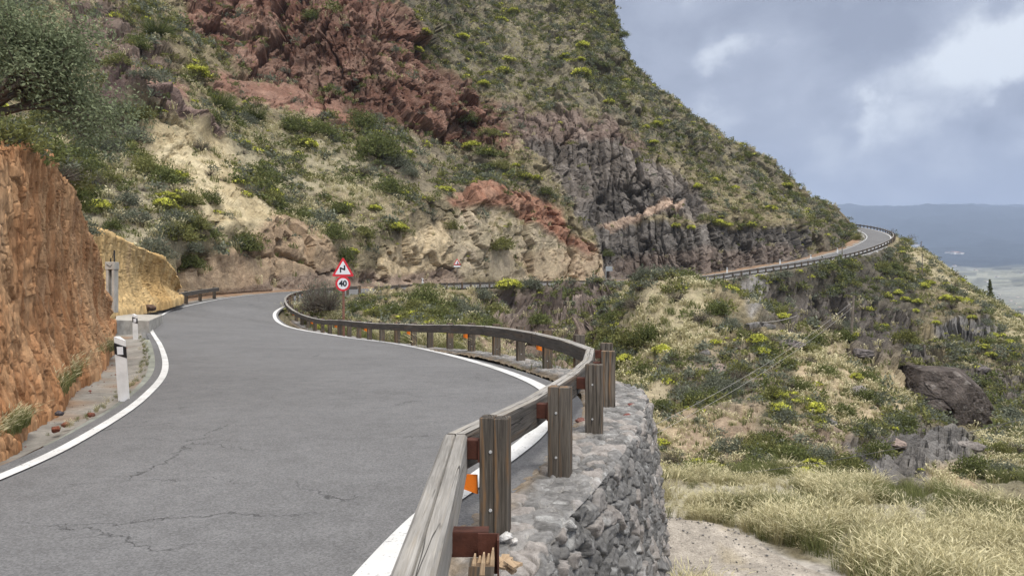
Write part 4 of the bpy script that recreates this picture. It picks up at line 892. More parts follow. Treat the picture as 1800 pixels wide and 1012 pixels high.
mb = MB(); plate(mb, circ(R_, Zc), -.004, -.026); ci = mb.obj('speed_limit_disc', [M['red']], sg)
mb = MB(); plate(mb, circ(R_*.735, Zc), -.027, -.031); mb.obj('face', [M['signwhite']], ci)
text_part('lettering', '40', .40, M['ink'], ci, (0, -.035, Zc+.0), .016)

yy2 = 86.0; p = P(803.5, 492, yy2); sg2 = thing('road_sign', tuple(p), 'small distant triangular rockfall warning sign on a thin post before the tan rock', 'road sign')
mb = MB(); mb.tube([(0, .06, -.3), (0, .06, 2.3)], .05, 8); mb.obj('post', [M['polewood']], sg2)
mb = MB(); plate(mb, rtri(.86, .03, 2.0), .012, -.012); t2 = mb.obj('warning_triangle', [M['red']], sg2)
mb = MB(); plate(mb, rtri(.58, .015, 2.0), -.013, -.018); mb.obj('face', [M['signwhite']], t2)
mb = MB(); plate(mb, [(-.02, 1.84), (.2, 1.84), (.16, 1.92), (.09, 1.99), (.07, 2.1), (.03, 2.18), (.0, 2.05), (.02, 1.95)], -.019, -.023); mb.obj('rock_symbol', [M['ink']], t2)
mb = MB(); plate(mb, [(-.38, 1.5), (.38, 1.5), (.38, 1.68), (-.38, 1.68)], .01, -.012); mb.obj('supplementary_plate', [M['signwhite']], sg2)

p = P(1202, 494.5, 109); ch_ = thing('chevron_sign', tuple(p), 'black chevron board with two white arrowheads at the far bend', 'road sign')
mb = MB(); plate(mb, [(-.5, .05), (.5, .05), (.5, .72), (-.5, .72)], .01, -.012); bo = mb.obj('board', [M['ink']], ch_)
mb = MB()
for x0 in (-.42, .02):
    for sg_ in (1, -1):
        pl_ = [(x0, .385), (x0+.26, .385+sg_*.3), (x0+.42, .385+sg_*.3), (x0+.16, .385)]; plate(mb, pl_ if sg_ > 0 else pl_[::-1], -.013, -.018)
mb.obj('arrowheads', [M['signwhite']], bo)
mb = MB(); mb.tube([(-.3, .04, -.4), (-.3, .04, .7)], .03, 6); mb.tube([(.3, .04, -.4), (.3, .04, .7)], .03, 6); mb.obj('post', [M['metal']], ch_)
def board_back(px, pytop, pyb, pyg, Y, wpx, label, px_post):
    k = FPX/Y; p = P(px, pyg, Y); r = thing('road_sign', tuple(p), label, 'road sign'); w_ = wpx/k; z1, z0 = (pyg-pytop)/k, (pyg-pyb)/k; xo = (px_post-px)/k
    mb = MB(); plate(mb, [(-w_/2, z0), (w_/2, z0), (w_/2, z1), (-w_/2, z1)], .015, -.015); b_ = mb.obj('board', [M['metal']], r)
    mb = MB()
    for zz in (z0+(z1-z0)*.25, z0+(z1-z0)*.75): mb.box((0, -.03, zz), (w_*.46, 0, 0), (0, .014, 0), (0, 0, .03))
    mb.obj('rib', [M['metal']], b_)
    mb = MB(); mb.tube([(xo, -.075, -.3), (xo, -.075, z1)], .05, 8); mb.obj('post', [M['metal']], r)
board_back(1070.5, 468, 476.5, 498, 111, 12, 'grey back of a sign board beside the pale rock corner', 1065)
board_back(1157.5, 473, 480, 494, 112, 11, 'pale back of a sign board under the brown cliff', 1153.5)

# ------------------------------------------------------------------ concrete works at the left bend
mb = MB(); a, b, c_, d_ = P(203, 568, 30.5), P(262, 569, 29.6), P(286, 557.5, 36.5), P(205, 556, 36.5)
top = [a, b, c_, d_]; top = [t_+np.array([0, 0, .12]) for t_ in top]
mb.sweep([[t_-np.array([0, 0, .75]) for t_ in top], [t_-np.array([0, 0, .03]) for t_ in top], [t_ for t_ in top]])
tag(mb.obj('culvert_slab', [M['concrete']]), 'pale concrete slab over the drain behind the second marker post', 'concrete slab')
p = P(194, 545, 29.0); cp = thing('concrete_post', tuple(p), 'tall grey concrete post with box head and wires against the ochre bank', 'utility post')
mb = MB(); mb.box((-.1, .1, .75), (.05, 0, 0), (0, .16, 0), (0, 0, .85), .01); mb.box((.13, .1, .75), (.05, 0, 0), (0, .16, 0), (0, 0, .85), .01); mb.obj('shaft', [M['concrete']], cp)
mb = MB(); mb.box((.015, .16, .75), (.07, 0, 0), (0, .03, 0), (0, 0, .85)); mb.obj('panel', [M['metal']], cp)
mb = MB(); mb.box((.015, .1, 1.74), (.19, 0, 0), (0, .18, 0), (0, 0, .15), .015); hd_ = mb.obj('head_box', [M['concrete']], cp)
mb = MB(); mb.tube([(.1, .1, 1.88), (.1, .1, 2.35)], .03, 6); mb.tube([(-.05, .1, 1.88), (-.03, .1, 2.05)], .025, 6); mb.tube([(.02, .1, 2.05), (.1, .02, 2.2), (.18, .0, 2.1), (.15, -.05, 1.85), (.05, -.1, 1.7), (-.1, -.1, 1.8)], .012, 5); mb.obj('wires', [M['black']], hd_)

# ------------------------------------------------------------------ utility poles and wires
def upole(p, h, label, lean=(0, 0), arm=True, r=.11):
    t_ = thing('utility_pole', tuple(p), label, 'utility pole', 'wooden poles down the slope'); mb = MB(); mb.tube([(0, 0, -.6), (lean[0]*.5, lean[1]*.5, h*.5), (lean[0], lean[1], h)], [r, r*.9, r*.75], 8); mb.obj('pole', [M['polewood']], t_)
    if arm:
        mb = MB(); top = np.array([lean[0], lean[1], h-.35])
        for s_ in (-.12, .12): mb.tube([top+[s_*.3, 0, s_], top+[s_*2.0, -.05, s_]], .02, 5); mb.tube([top+[s_*2.0, -.05, s_-.02], top+[s_*2.0, -.05, s_+.1]], [.05, .035], 6)
        mb.obj('insulator', [M['black']], t_)
    return np.array(p)+[lean[0], lean[1], h]
gp = np.array(hit(1494, 599, 'v')[0]); gp[2] -= .6; topp = upole(gp, .6+79*gp[1]/FPX, 'leaning grey pole with two wires on the crest of the grassy spur', (.25, 0))
def pole_at(px, pyb, pyt, which, label, Y=None, r=.1):
    p = hit(px, pyb, which)[0] if Y is None else P(px, pyb, Y); h = (pyb-pyt)*p[1]/FPX; upole(p, h, label, (.05, 0), True, r)
pole_at(1622, 492, 449, 'v', 'thin pole on the straw-coloured ridge under the dead trees', r=.09)
pole_at(1480, 462, 424, 'v', 'pole at the rail of the straight far road', Y=131, r=.09)
pole_at(1619, 452, 424, 'v', 'pole rising behind the straw ridge crest', Y=175, r=.1)
def cable(a, b, sag, r, mat, label):
    a, b = np.array(a), np.array(b); mb = MB(); pts = []
    for t_ in np.linspace(0, 1, 24): q = a+(b-a)*t_; q[2] -= sag*4*t_*(1-t_); pts.append(q-a)
    mb.tube(pts, r, 5); tag(mb.obj('power_cable', [mat], None), label, 'cable').location = tuple(a)
cable(topp-[0, 0, .25], P(1085, 778, 26), .55, .008, M['palewire'], 'upper pale wire from the leaning pole down across the spur')
cable(topp-[0, 0, .65], P(1085, 796, 26), .5, .008, M['palewire'], 'lower pale wire from the leaning pole down across the spur')
cable(P(1960, 690, 22), P(1150, 845, 26), .45, .01, M['wire'], 'dark cable crossing below the big boulder')
cable(P(1340, 566, 50.3), P(1400, 555, 51), .1, .025, M['palewire'], 'short pale pipe beside the terrace wall on the spur')

# ------------------------------------------------------------------ boulders and loose stones
def boulder(name, c, r, seed, mat_col, label, cat='boulder', squash=(1, 1, 1), rot=0, n=56, rough=.22, group=None, sink=.3, tilt=0.0):
    th_ = np.linspace(0, math.pi, n); ph_ = np.linspace(0, 2*math.pi, 2*n); T1, P1 = np.meshgrid(th_, ph_, indexing='ij')
    D = np.stack([np.sin(T1)*np.cos(P1), np.sin(T1)*np.sin(P1), np.cos(T1)], -1).reshape(-1, 3); q = D+seed*3.7
    f1, f2, cd, fk = voronoi(q*1.5, seed, 3, True); _a, _b, _c, fk2 = voronoi(q*5, seed+2, 3, True); rad = 1+.25*fbm(q*1.1, 3, seed)+.08*(cd-.5)+.18*fk+.07*fk2-.08*np.exp(-((f2-f1)/.06)**2)+rough*.4*fbm(q*4, 4, seed+3, .6, True)+rough*.25*fbm(q*11, 3, seed+5)
    for k in range(7):              # flat broken faces
        rs = np.random.default_rng(seed*10+k); nv_ = rs.normal(size=3); nv_ /= np.linalg.norm(nv_); dd = D@nv_*rad; lim = .68+.2*rs.random(); rad = np.where(dd > lim, rad*(lim/np.maximum(dd, 1e-6))**.85, rad)
    V_ = D*rad[:, None]*np.array(squash)*r; ca2, sa2 = math.cos(tilt), math.sin(tilt); V_ = np.stack([V_[:, 0]*ca2+V_[:, 2]*sa2, V_[:, 1], -V_[:, 0]*sa2+V_[:, 2]*ca2], 1)
    cr, sr = math.cos(rot), math.sin(rot); V_ = np.stack([V_[:, 0]*cr-V_[:, 1]*sr, V_[:, 0]*sr+V_[:, 1]*cr, V_[:, 2]], 1)
    cc_ = np.array([mat_col])*(1+.5*fbm(q*5, 4, seed+9)+.4*(cd-.5))[:, None]; l_ = (sstep(.25, .5, fbm(q*6+3, 4, seed+11))*.35)[:, None]; cc_ = cc_*(1-l_)+l_*np.array([.36, .33, .3])
    o_ = mobj(name, make_mesh(name, V_, gridF(n, 2*n), M['stone' if r < 1 else 'valley'], True, attrs={'albedo': ('FLOAT_COLOR', 'POINT', cc_)}), None, tuple(np.array(c)+[0, 0, -sink*0])); return tag(o_, label, cat, group)
bp = hit(1655, 735, 'v')[0]
bc = P(1652, 694, bp[1]+.6); boulder('boulder', bc, 2.75*bp[1]/46, 5, (.088, .074, .066), 'huge dark purplish boulder perched on the grassy spur', squash=(1.18, .95, .72), rot=.3, n=190, rough=.5, tilt=.42)
for k, (px, py, rpx, lab) in enumerate(((1385, 606, 26, 'flat dark overhanging rock on the spur below the terrace wall'), (1265, 650, 20, 'pinkish grey rock on the slope below the spur bushes'), (1450, 742, 18, 'dark rock ledge on the spur left of the big boulder'),
     (1505, 690, 20, 'grey rock outcrop in the straw grass'), (1515, 625, 18, 'dark lichened rock at the foot of the leaning pole'), (1580, 780, 18, 'brown rock just below the big boulder'), (1240, 620, 11, 'small pale stone among the spur shrubs'), (1700, 780, 17, 'dark rock at the lower end of the big boulder'), (1725, 650, 14, 'dark rock in the gully above the big boulder'))):
    p, n_ = hit(px, py, 'v'); boulder('rock', p-n_*.1, rpx*p[1]/FPX, 20+k, [(.13, .115, .11), (.24, .19, .165), (.15, .14, .135), (.2, .18, .165)][k % 4], lab, 'rock', squash=(1.2, 1, .62), rot=k*1.3, n=44)
for k, (px, py, Y, r, colr, lab) in enumerate(((1036, 833, 7.2, .055, (.1, .1, .105), 'dark round stone on the wall top by the second post'), (1102, 736, 10.4, .07, (.2, .07, .06), 'red stone on the wall top beyond the third post'),
     (1108, 715, 11.4, .06, (.21, .08, .07), 'small red stone near the far end of the wall top'), (1021, 742, 9.9, .06, (.19, .09, .075), 'reddish stone behind the third post'),
     (888, 948, 5.15, .045, (.5, .49, .47), 'white chip of rubble beside the nearest standing post'), (905, 952, 5.1, .025, (.52, .5, .47), 'tiny white pebble next to the chip of rubble'),
     (98, 758, 9.3, .06, (.19, .07, .045), 'red earth clod at the edge of the gutter'), (115, 748, 9.7, .05, (.2, .075, .05), 'second red earth clod farther along the gutter'), (160, 731, 10.6, .05, (.2, .08, .055), 'small red clod in the middle of the gutter'),
     (104, 729, 10.4, .055, (.08, .07, .075), 'dark stone at the foot of the orange bank'), (264, 544, 40, .28, (.12, .08, .06), 'dark lump of fallen earth by the ochre bank'), (252, 540, 41, .22, (.2, .13, .09), 'brown lump of fallen earth by the ochre bank'))):
    p = P(px, py, Y); p[2] += r*.4; boulder('loose_stone', p, r, 60+k, colr, lab, 'stone', squash=(1.15, 1, .7), rot=k*.9, n=20, rough=.35)
mb = MB(); p = P(880, 1000, 4.1)
for k in range(7):
    a = random.uniform(0, 3.1); c0 = np.array([random.uniform(-.07, .07), random.uniform(-.06, .06), random.uniform(.01, .05)]); d = np.array([math.cos(a), math.sin(a), random.uniform(-.2, .5)]); L_ = random.uniform(.03, .07)
    e2 = np.cross(d, [0, 0, 1]); e2 /= np.linalg.norm(e2); mb.box(c0, d*L_, e2*.022, np.cross(d, e2)/np.linalg.norm(np.cross(d, e2))*.008)
o_ = mb.obj('wood_chips', [M['wood_raw']]); o_.location = tuple(p); tag(o_, 'pale split wood fragments on the wall beside the snapped post', 'wood debris')
# ------------------------------------------------------------------ vegetation
def leaf_quads(Cn, size, aspect, r, up_bias=.3, out_from=None):
    """one small leaf-shaped face per centre, turned at random"""
    n = len(Cn); a = r.normal(size=(n, 3)); a[:, 2] += up_bias
    if out_from is not None: a += (Cn-out_from)*.8
    a /= np.linalg.norm(a, axis=1, keepdims=True); b = np.cross(a, r.normal(size=(n, 3))); b /= np.linalg.norm(b, axis=1, keepdims=True)+1e-9
    s = size*(.65+.7*r.random((n, 1)))
    return np.stack([Cn-a*s*.5, Cn+b*s*aspect*.5, Cn+a*s*.5, Cn-b*s*aspect*.5], 1).reshape(-1, 3)
def dome(r, nclump, per, leaf, aspect, flat=.85, spread=.3, skirt=.05):
    u = r.random(nclump); el = np.arcsin(skirt+(1-skirt)*u**.8); az_ = r.random(nclump)*2*math.pi; rad = .62+.36*r.random(nclump)**.6
    lump = 1+.22*np.sin(az_*2+r.random()*6)*np.cos(el)+.15*np.sin(az_*5+r.random()*6)*np.cos(el)
    cc_ = np.stack([np.cos(el)*np.cos(az_)*rad*lump, np.cos(el)*np.sin(az_)*rad*lump, np.sin(el)*rad*flat*lump], 1)
    Cn = (cc_[:, None]+r.normal(size=(nclump, per, 3))*spread*(.5+.5*r.random((nclump, 1, 1)))).reshape(-1, 3); Cn[:, 2] = np.abs(Cn[:, 2])*.98+.01
    tone = np.clip(np.repeat(r.random(nclump)*.6, per)+r.random(nclump*per)*.5, 0, 1)
    return leaf_quads(Cn, leaf, aspect, r, .5, np.zeros(3)), tone
def stems(r, n, length, rad, spread=.9, wob=.15, segs=3, base=.12):
    V, T = [], []
    for k in range(n):
        az_ = r.random()*6.28; el = math.acos(r.random()*spread) if spread < 1 else math.acos(r.random()); d = np.array([math.cos(az_)*math.sin(el), math.sin(az_)*math.sin(el), math.cos(el)+.15]); L_ = length*(.55+.45*r.random())
        p = np.array([math.cos(az_)*base*r.random(), math.sin(az_)*base*r.random(), 0]); w_ = np.cross(d, r.normal(size=3)); w_ /= np.linalg.norm(w_)
        for s_ in range(segs):
            q = p+d*L_/segs; r0, r1 = rad*(1-s_/segs*.75), rad*(1-(s_+1)/segs*.75); V += [p-w_*r0, p+w_*r0, q+w_*r1, q-w_*r1]; T.append(r.random()); p = q; d = d+r.normal(size=3)*wob; d /= np.linalg.norm(d)
    return np.array(V), np.array(T)
def blades(r, n, h, w, spread, bend=.35, seed_heads=True):
    V, T = [], []
    az_ = r.random(n)*6.28; rr_ = spread*np.sqrt(r.random(n)); b0 = np.stack([np.cos(az_)*rr_, np.sin(az_)*rr_, -.03*np.ones(n)], 1)
    lean = r.normal(size=(n, 3))*bend; lean[:, 2] = 0; lean[:, :2] += np.array([.12, .05]); hh = h*(.5+.5*r.random((n, 1))); sd = r.normal(size=(n, 3)); sd[:, 2] = 0; sd /= np.linalg.norm(sd, axis=1, keepdims=True)
    mid = b0+np.array([0, 0, 1.])*hh*.6+lean*hh*.3; tip = b0+np.array([0, 0, 1.])*hh*.95+lean*hh*.95
    V = np.stack([b0-sd*w*.5, b0+sd*w*.5, mid+sd*w*.4, mid-sd*w*.4], 1); t = r.random(n)*.55
    V2 = np.stack([mid-sd*w*.4, mid+sd*w*.4, tip+sd*w*.1, tip-sd*w*.1], 1)
    Vs, Ts = [V.reshape(-1, 3), V2.reshape(-1, 3)], [t, t+.12]
    if seed_heads:
        k = r.random(n) < .6; tp2 = tip[k]; m = len(tp2); d = (tip-mid)[k]; d /= np.linalg.norm(d, axis=1, keepdims=True)
        V3 = np.stack([tp2-d*h*.1, tp2+sd[k]*w*1.3, tp2+d*h*.13+lean[k]*h*.12, tp2-sd[k]*w*1.3], 1); Vs.append(V3.reshape(-1, 3)); Ts.append(.7+.3*r.random(m))
    return np.vstack(Vs), np.concatenate(Ts)
def qmesh(name, parts, mats):
    V = np.vstack([p[0] for p in parts]); T = np.concatenate([p[1] for p in parts]); mi = np.concatenate([np.full(len(p[1]), p[2]) for p in parts])
    return make_mesh(name, V, np.arange(len(V)).reshape(-1, 4), mats, False, attrs={'tone': ('FLOAT', 'FACE', np.clip(T, 0, 1))}, midx=mi)
def flower_tops(r, n, per, leaf, R=.98, flat=.85, lo=.35):
    u = r.random(n); el = np.arcsin(lo+(1-lo)*u); az_ = r.random(n)*6.28; rad = R*(.9+.15*r.random(n)); c0 = np.stack([np.cos(el)*np.cos(az_)*rad, np.cos(el)*np.sin(az_)*rad, np.sin(el)*rad*flat], 1)
    Cn = (c0[:, None]+r.normal(size=(n, per, 3))*np.array([.085, .085, .05])).reshape(-1, 3); tone = np.clip(np.repeat(r.random(n)*.5, per)+.5*r.random(n*per), 0, 1)
    return leaf_quads(Cn, leaf, .8, r, .4), tone
R_ = np.random.default_rng(5)
# detailed kinds (single plants) and coarse kinds (the mass of far scrub)
KIND = {
 'green': [qmesh('shrub_green', [(*dome(R_, 70, 26, .15, .5), 0), (*stems(R_, 26, .9, .02), 1)], [M['leaf_green'], M['twig']]) for _ in range(3)],
 'olive': [qmesh('shrub_olive', [(*dome(R_, 60, 28, .14, .45, .8, .22), 0), (*stems(R_, 24, .9, .02), 1)], [M['leaf_olive'], M['twig']]) for _ in range(3)],
 'grey': [qmesh('shrub_grey', [(*dome(R_, 55, 26, .16, .35, .8, .24), 0), (*stems(R_, 40, 1.0, .018), 1)], [M['leaf_grey'], M['twig']]) for _ in range(3)],
 'broom': [qmesh('shrub_broom', [(*stems(R_, 520, 1.1, .016, .9, .14, 3, .3), 0)], [M['leaf_green']]) for _ in range(2)],
 'dry': [qmesh('shrub_dry', [(*stems(R_, 420, 1.1, .012, .9, .28, 4, .12), 0), (*dome(R_, 22, 10, .09, .4, .9, .2), 1)], [M['twig'], M['leaf_grey']]) for _ in range(2)],
 'flower': [qmesh('shrub_flower', [(*dome(R_, 48, 24, .17, .35, .8, .2), 0), (*flower_tops(R_, 46, 24, .13), 1), (*stems(R_, 24, .8, .025), 2)], [M['leaf_olive'], M['flower'], M['twig']]) for _ in range(4)],
}
def coarse(r, kind):
    if kind == 'flower': return [(*dome(r, 14, 5, .34, .5), 1), (*flower_tops(r, 14, 4, .28, .95, .8, .45), 4)]
    if kind == 'dry': return [(*stems(r, 60, 1.1, .04, .9, .2, 2), 3)]
    return [(*dome(r, 20, 6, .32, .5, .85, .26), {'green': 0, 'olive': 1, 'grey': 2}[kind])]
SCM = [M['leaf_green'], M['leaf_olive'], M['leaf_grey'], M['twig'], M['flower'], M['straw'], M['grassgreen']]
COARSE = {k: [coarse(R_, k) for _ in range(5)] for k in ('green', 'olive', 'grey', 'dry', 'flower')}
TUFT = {5: [[(*blades(R_, 16, 1.0, .07, .45), 5)] for _ in range(5)], 6: [[(*blades(R_, 16, .9, .08, .45, .35, False), 6)] for _ in range(4)]}
FINE = {5: [[(*blades(R_, 58, 1.0, .015, .34, .5), 5)] for _ in range(6)], 6: [[(*blades(R_, 50, .85, .018, .34, .5, False), 6)] for _ in range(5)]}

def merge(name, items, label, cat):
    """items: (template parts, position, scale xyz, spin) -> ONE mesh of uncountable plants"""
    Vs, Ts, Ms = [], [], []
    for parts, p, s, a in items:
        ca2, sa2 = math.cos(a), math.sin(a)
        for V, T, mi in parts:
            x, y = V[:, 0]*s[0], V[:, 1]*s[1]; Vs.append(np.stack([x*ca2-y*sa2+p[0], x*sa2+y*ca2+p[1], V[:, 2]*s[2]+p[2]], 1).astype(np.float32)); Ts.append(np.asarray(T, np.float32)); Ms.append(np.full(len(T), mi, np.int32))
    V = np.vstack(Vs); me = make_mesh(name, V, np.arange(len(V)).reshape(-1, 4), SCM, False, attrs={'tone': ('FLOAT', 'FACE', np.clip(np.concatenate(Ts), 0, 1))}, midx=np.concatenate(Ms))
    return tag(mobj(name, me), label, cat, None, 'stuff')

# candidate spots on both slopes, weighted by true area and by what grows in each zone
def quad_area(Gm, sh):
    g = Gm.reshape(sh); du = np.zeros_like(g); dv = np.zeros_like(g); du[:-1] = g[1:]-g[:-1]; dv[:, :-1] = g[:, 1:]-g[:, :-1]
    return np.linalg.norm(np.cross(du, dv), axis=2).ravel()
hA, vA = quad_area(H, shape_h), quad_area(U, shape_v)
hvis = (vv > 6) & (vv < Nv+14) & (hill_px > -60) & (hill_px < 1540) & (hill_py > -60); hn_up = hillN[:, 2]
vvis = val_vis & val_ok & (val_px > 440) & (val_px < 1880) & (val_py < 1100) & (Y0 > 12)
hk = fbm(H*.16, 3, 101); vk = fbm(U*.2, 3, 103)
def sample(w, n):
    c = np.cumsum(w); return np.searchsorted(c, rng.random(n)*c[-1])
steep_h = sstep(.12, .42, hn_up); steep_v = sstep(.2, .5, valN[:, 2])
wsh = hA*hvis*np.clip(hveg, 0, 2)*steep_h*sstep(-.55, .35, hk)*np.clip(H[:, 1]/110, .35, 1.2)**-.6
wsv = vA*vvis*(Y0 > 27)*np.clip(vveg, 0, 2)*steep_v*sstep(-.5, .4, vk)*np.clip(U[:, 1]/90, .25, 1.3)**-.9
cand = []
names_k = ['green', 'olive', 'grey', 'dry', 'flower']
for (w, n, Pm, px_, py_, zone_w) in ((wsh, 9500, H, hill_px, hill_py, hveg), (wsv, 5200, U, val_px, val_py, vveg)):
    for i in sample(w, n):
        kd = names_k[int(rng.choice(5, p=[.2, .27, .33, .12, .08]))]; s = .36+1.0*rng.random()**2.4
        if Pm is U: s *= np.clip(Pm[i, 1]/75, .5, 1)
        if kd == 'flower': s *= .75
        if Pm is U and 600 < px_[i] < 860 and py_[i] < 545: s *= .4
        cand.append((kd, Pm[i]-[0, 0, .12*s], s, px_[i], py_[i]))
# the bushes one can pick out in the photograph: kind, photo x, photo y, half width in px, slope
NAMED = [('flower', x, y, r_, w_) for x, y, r_, w_ in ((472, 340, 19, 'h'), (541, 254, 14, 'h'), (432, 252, 10, 'h'), (172, 362, 17, 'h'), (345, 130, 20, 'h'), (700, 400, 14, 'h'), (312, 308, 16, 'h'), (893, 497, 17, 'v'), (712, 592, 12, 'v'), (830, 255, 13, 'h'), (857, 265, 9, 'h'),
   (783, 332, 11, 'h'), (712, 338, 8, 'h'), (695, 398, 13, 'h'), (946, 314, 8, 'h'), (924, 308, 9, 'h'), (907, 289, 6, 'h'), (814, 64, 9, 'h'), (895, 106, 9, 'h'), (849, 145, 9, 'h'), (884, 123, 10, 'h'), (994, 98, 9, 'h'), (1023, 104, 7, 'h'), (1025, 82, 10, 'h'), (1023, 128, 13, 'h'), (903, 19, 8, 'h'), (878, 36, 9, 'h'),
   (1073, 180, 8, 'h'), (1100, 142, 7, 'h'), (1148, 247, 6, 'h'), (1156, 217, 8, 'h'), (1133, 222, 6, 'h'), (1229, 326, 7, 'h'), (1258, 316, 7, 'h'), (1264, 391, 9, 'h'), (1279, 395, 8, 'h'), (1322, 397, 8, 'h'), (1382, 324, 9, 'h'), (1293, 328, 6, 'h'), (1217, 398, 6, 'h'), (1355, 364, 8, 'h'), (1188, 395, 7, 'h'), (745, 60, 9, 'h'), (735, 85, 8, 'h'), (620, 440, 9, 'h'), (575, 395, 8, 'h'), (660, 365, 9, 'h'),
   (1330, 596, 14, 'v'), (1335, 662, 9, 'v'), (1371, 722, 14, 'v'), (1432, 718, 16, 'v'), (1410, 830, 13, 'v'), (1765, 888, 15, 'v'), (1160, 777, 14, 'v'), (1166, 616, 16, 'v'), (1256, 600, 8, 'v'), (1273, 575, 10, 'v'), (1290, 508, 8, 'v'), (1505, 662, 9, 'v'), (1545, 488, 5, 'v'), (1582, 486, 6, 'v'), (1577, 513, 7, 'v'), (1589, 528, 8, 'v'),
   (1613, 530, 7, 'v'), (1622, 502, 9, 'v'), (1631, 496, 8, 'v'), (1663, 522, 9, 'v'), (1682, 525, 9, 'v'), (1700, 530, 8, 'v'), (1561, 524, 6, 'v'), (1596, 590, 7, 'v'), (1530, 541, 5, 'v'), (1743, 588, 7, 'v'), (1726, 600, 8, 'v'), (1757, 590, 7, 'v'), (1774, 599, 7, 'v'), (1731, 613, 8, 'v'), (1741, 626, 7, 'v'), (1558, 573, 6, 'v'), (1646, 568, 6, 'v'),
   (1608, 547, 5, 'v'), (1708, 555, 6, 'v'), (1790, 622, 7, 'v'), (1495, 588, 10, 'v'), (1250, 815, 10, 'v'), (1210, 700, 8, 'v'))]
NAMED += [(k_, x, y, r_, w_) for k_, x, y, r_, w_ in (('broom', 390, 180, 30, 'h'), ('broom', 280, 50, 30, 'h'), ('green', 668, 262, 36, 'h'), ('broom', 450, 200, 26, 'h'), ('green', 565, 228, 24, 'h'), ('green', 372, 350, 17, 'h'), ('olive', 310, 408, 34, 'h'), ('olive', 428, 418, 28, 'h'), ('grey', 238, 380, 26, 'h'),
   ('grey', 272, 440, 32, 'h'), ('grey', 236, 235, 25, 'h'), ('green', 745, 530, 28, 'v'), ('broom', 745, 528, 28, 'v'), ('green', 605, 450, 18, 'h'), ('dry', 470, 260, 18, 'h'), ('green', 525, 375, 16, 'h'), ('grey', 500, 350, 18, 'h'), ('dry', 355, 255, 20, 'h'), ('olive', 790, 395, 18, 'h'),
   ('grey', 850, 515, 22, 'v'), ('grey', 930, 500, 20, 'v'), ('olive', 660, 548, 19, 'v'), ('olive', 690, 551, 17, 'v'), ('green', 622, 546, 17, 'v'), ('dry', 562, 532, 36, 'v'), ('dry', 580, 528, 26, 'v'), ('olive', 870, 545, 24, 'v'), ('grey', 800, 535, 18, 'v'), ('olive', 1122, 600, 36, 'v'), ('green', 1140, 590, 30, 'v'), ('dry', 1120, 530, 24, 'v'),
   ('dry', 1190, 522, 18, 'v'), ('grey', 1285, 570, 20, 'v'), ('grey', 1230, 625, 16, 'v'), ('green', 1085, 560, 20, 'v'), ('green', 1260, 545, 22, 'v'), ('olive', 1345, 700, 18, 'v'), ('green', 1480, 722, 18, 'v'), ('grey', 1275, 810, 14, 'v'), ('green', 1355, 795, 14, 'v'), ('dry', 1210, 680, 18, 'v'), ('green', 1570, 470, 14, 'v'), ('olive', 1545, 470, 16, 'v'), ('green', 1450, 650, 16, 'v'),
   ('olive', 1590, 424, 14, 'v'), ('olive', 1507, 418, 9, 'h'), ('olive', 1480, 425, 8, 'h'), ('green', 1100, 65, 9, 'h'), ('grey', 440, 210, 18, 'h'), ('green', 520, 220, 24, 'h'), ('green', 640, 215, 22, 'h'), ('grey', 700, 285, 20, 'h'), ('green', 850, 265, 18, 'h'), ('dry', 640, 300, 18, 'h'), ('grey', 720, 300, 18, 'h'), ('green', 690, 330, 22, 'h'), ('olive', 880, 290, 16, 'h'), ('green', 960, 335, 14, 'h'),
   ('green', 545, 30, 14, 'h'), ('green', 820, 210, 15, 'h'), ('olive', 860, 230, 16, 'h'), ('olive', 640, 410, 20, 'h'), ('green', 590, 410, 20, 'h'), ('grey', 560, 380, 18, 'h'), ('green', 200, 395, 16, 'h'), ('green', 165, 290, 20, 'h'), ('olive', 130, 285, 20, 'h'), ('grey', 160, 225, 22, 'h'), ('green', 1070, 445, 9, 'h'), ('olive', 880, 430, 26, 'h'), ('green', 1790, 885, 20, 'v'), ('grey', 1715, 890, 16, 'v'))]
plants = []
for k_, x, y, r_, w_ in NAMED:
    p, n_ = hit(x, y+r_*.35, w_); plants.append((k_, p-[0, 0, .1], r_*p[1]/FPX*(1.4 if k_ == 'flower' else 1.1), x, y))
inview = [c for c in cand if -20 < c[3] < 1820 and -20 < c[4] < 1030]
inview.sort(key=lambda c: -c[2]/c[1][1])
tpx = 900+FPX*BANK[:, 271, 0]/BANK[:, 271, 1]
for px_, back_, k_, s_ in ((-8, 6, 'grey', 0.58), (10, 3, 'olive', 0.49), (28, 8, 'green', 0.61), (44, 4, 'grey', 0.46), (62, 9, 'olive', 0.58), (78, 5, 'green', 0.52), (92, 10, 'grey', 0.61), (108, 5, 'dry', 0.58), (124, 8, 'olive', 0.61), (140, 6, 'green', 0.58), (152, 8, 'grey', 0.58)):
    q = BANK[int(np.argmin(np.abs(tpx-px_))), 271+back_]; plants.append((k_, q-[0, 0, .08], s_, 900+FPX*q[0]/q[1], 506-FPX*(q[2]-EYE)/q[1]))
plants += [('dry', P(556, 548, 47.5), 1.15, 556, 520), ('dry', P(577, 546, 47), .95, 577, 522), ('dry', P(545, 549, 49), .9, 545, 530)]
cnt = {k: sum(1 for p in plants if p[0] == k) for k in KIND}
taken = set(); room = {'green': 70, 'olive': 55, 'grey': 50, 'dry': 30, 'flower': 20}
for j, c in enumerate(inview):
    if room[c[0]] > 0: room[c[0]] -= 1; plants.append(c); taken.add(id(c))
rest = [c for c in cand if id(c) not in taken]
merge('scrub', [(COARSE[k][int(rng.integers(5))], p, (s, s*(.8+.4*rng.random()), s*(.65+.5*rng.random())), rng.random()*6.28) for k, p, s, _, _ in rest], 'mass of small far-off shrubs covering the mountainside and slopes', 'scrub')

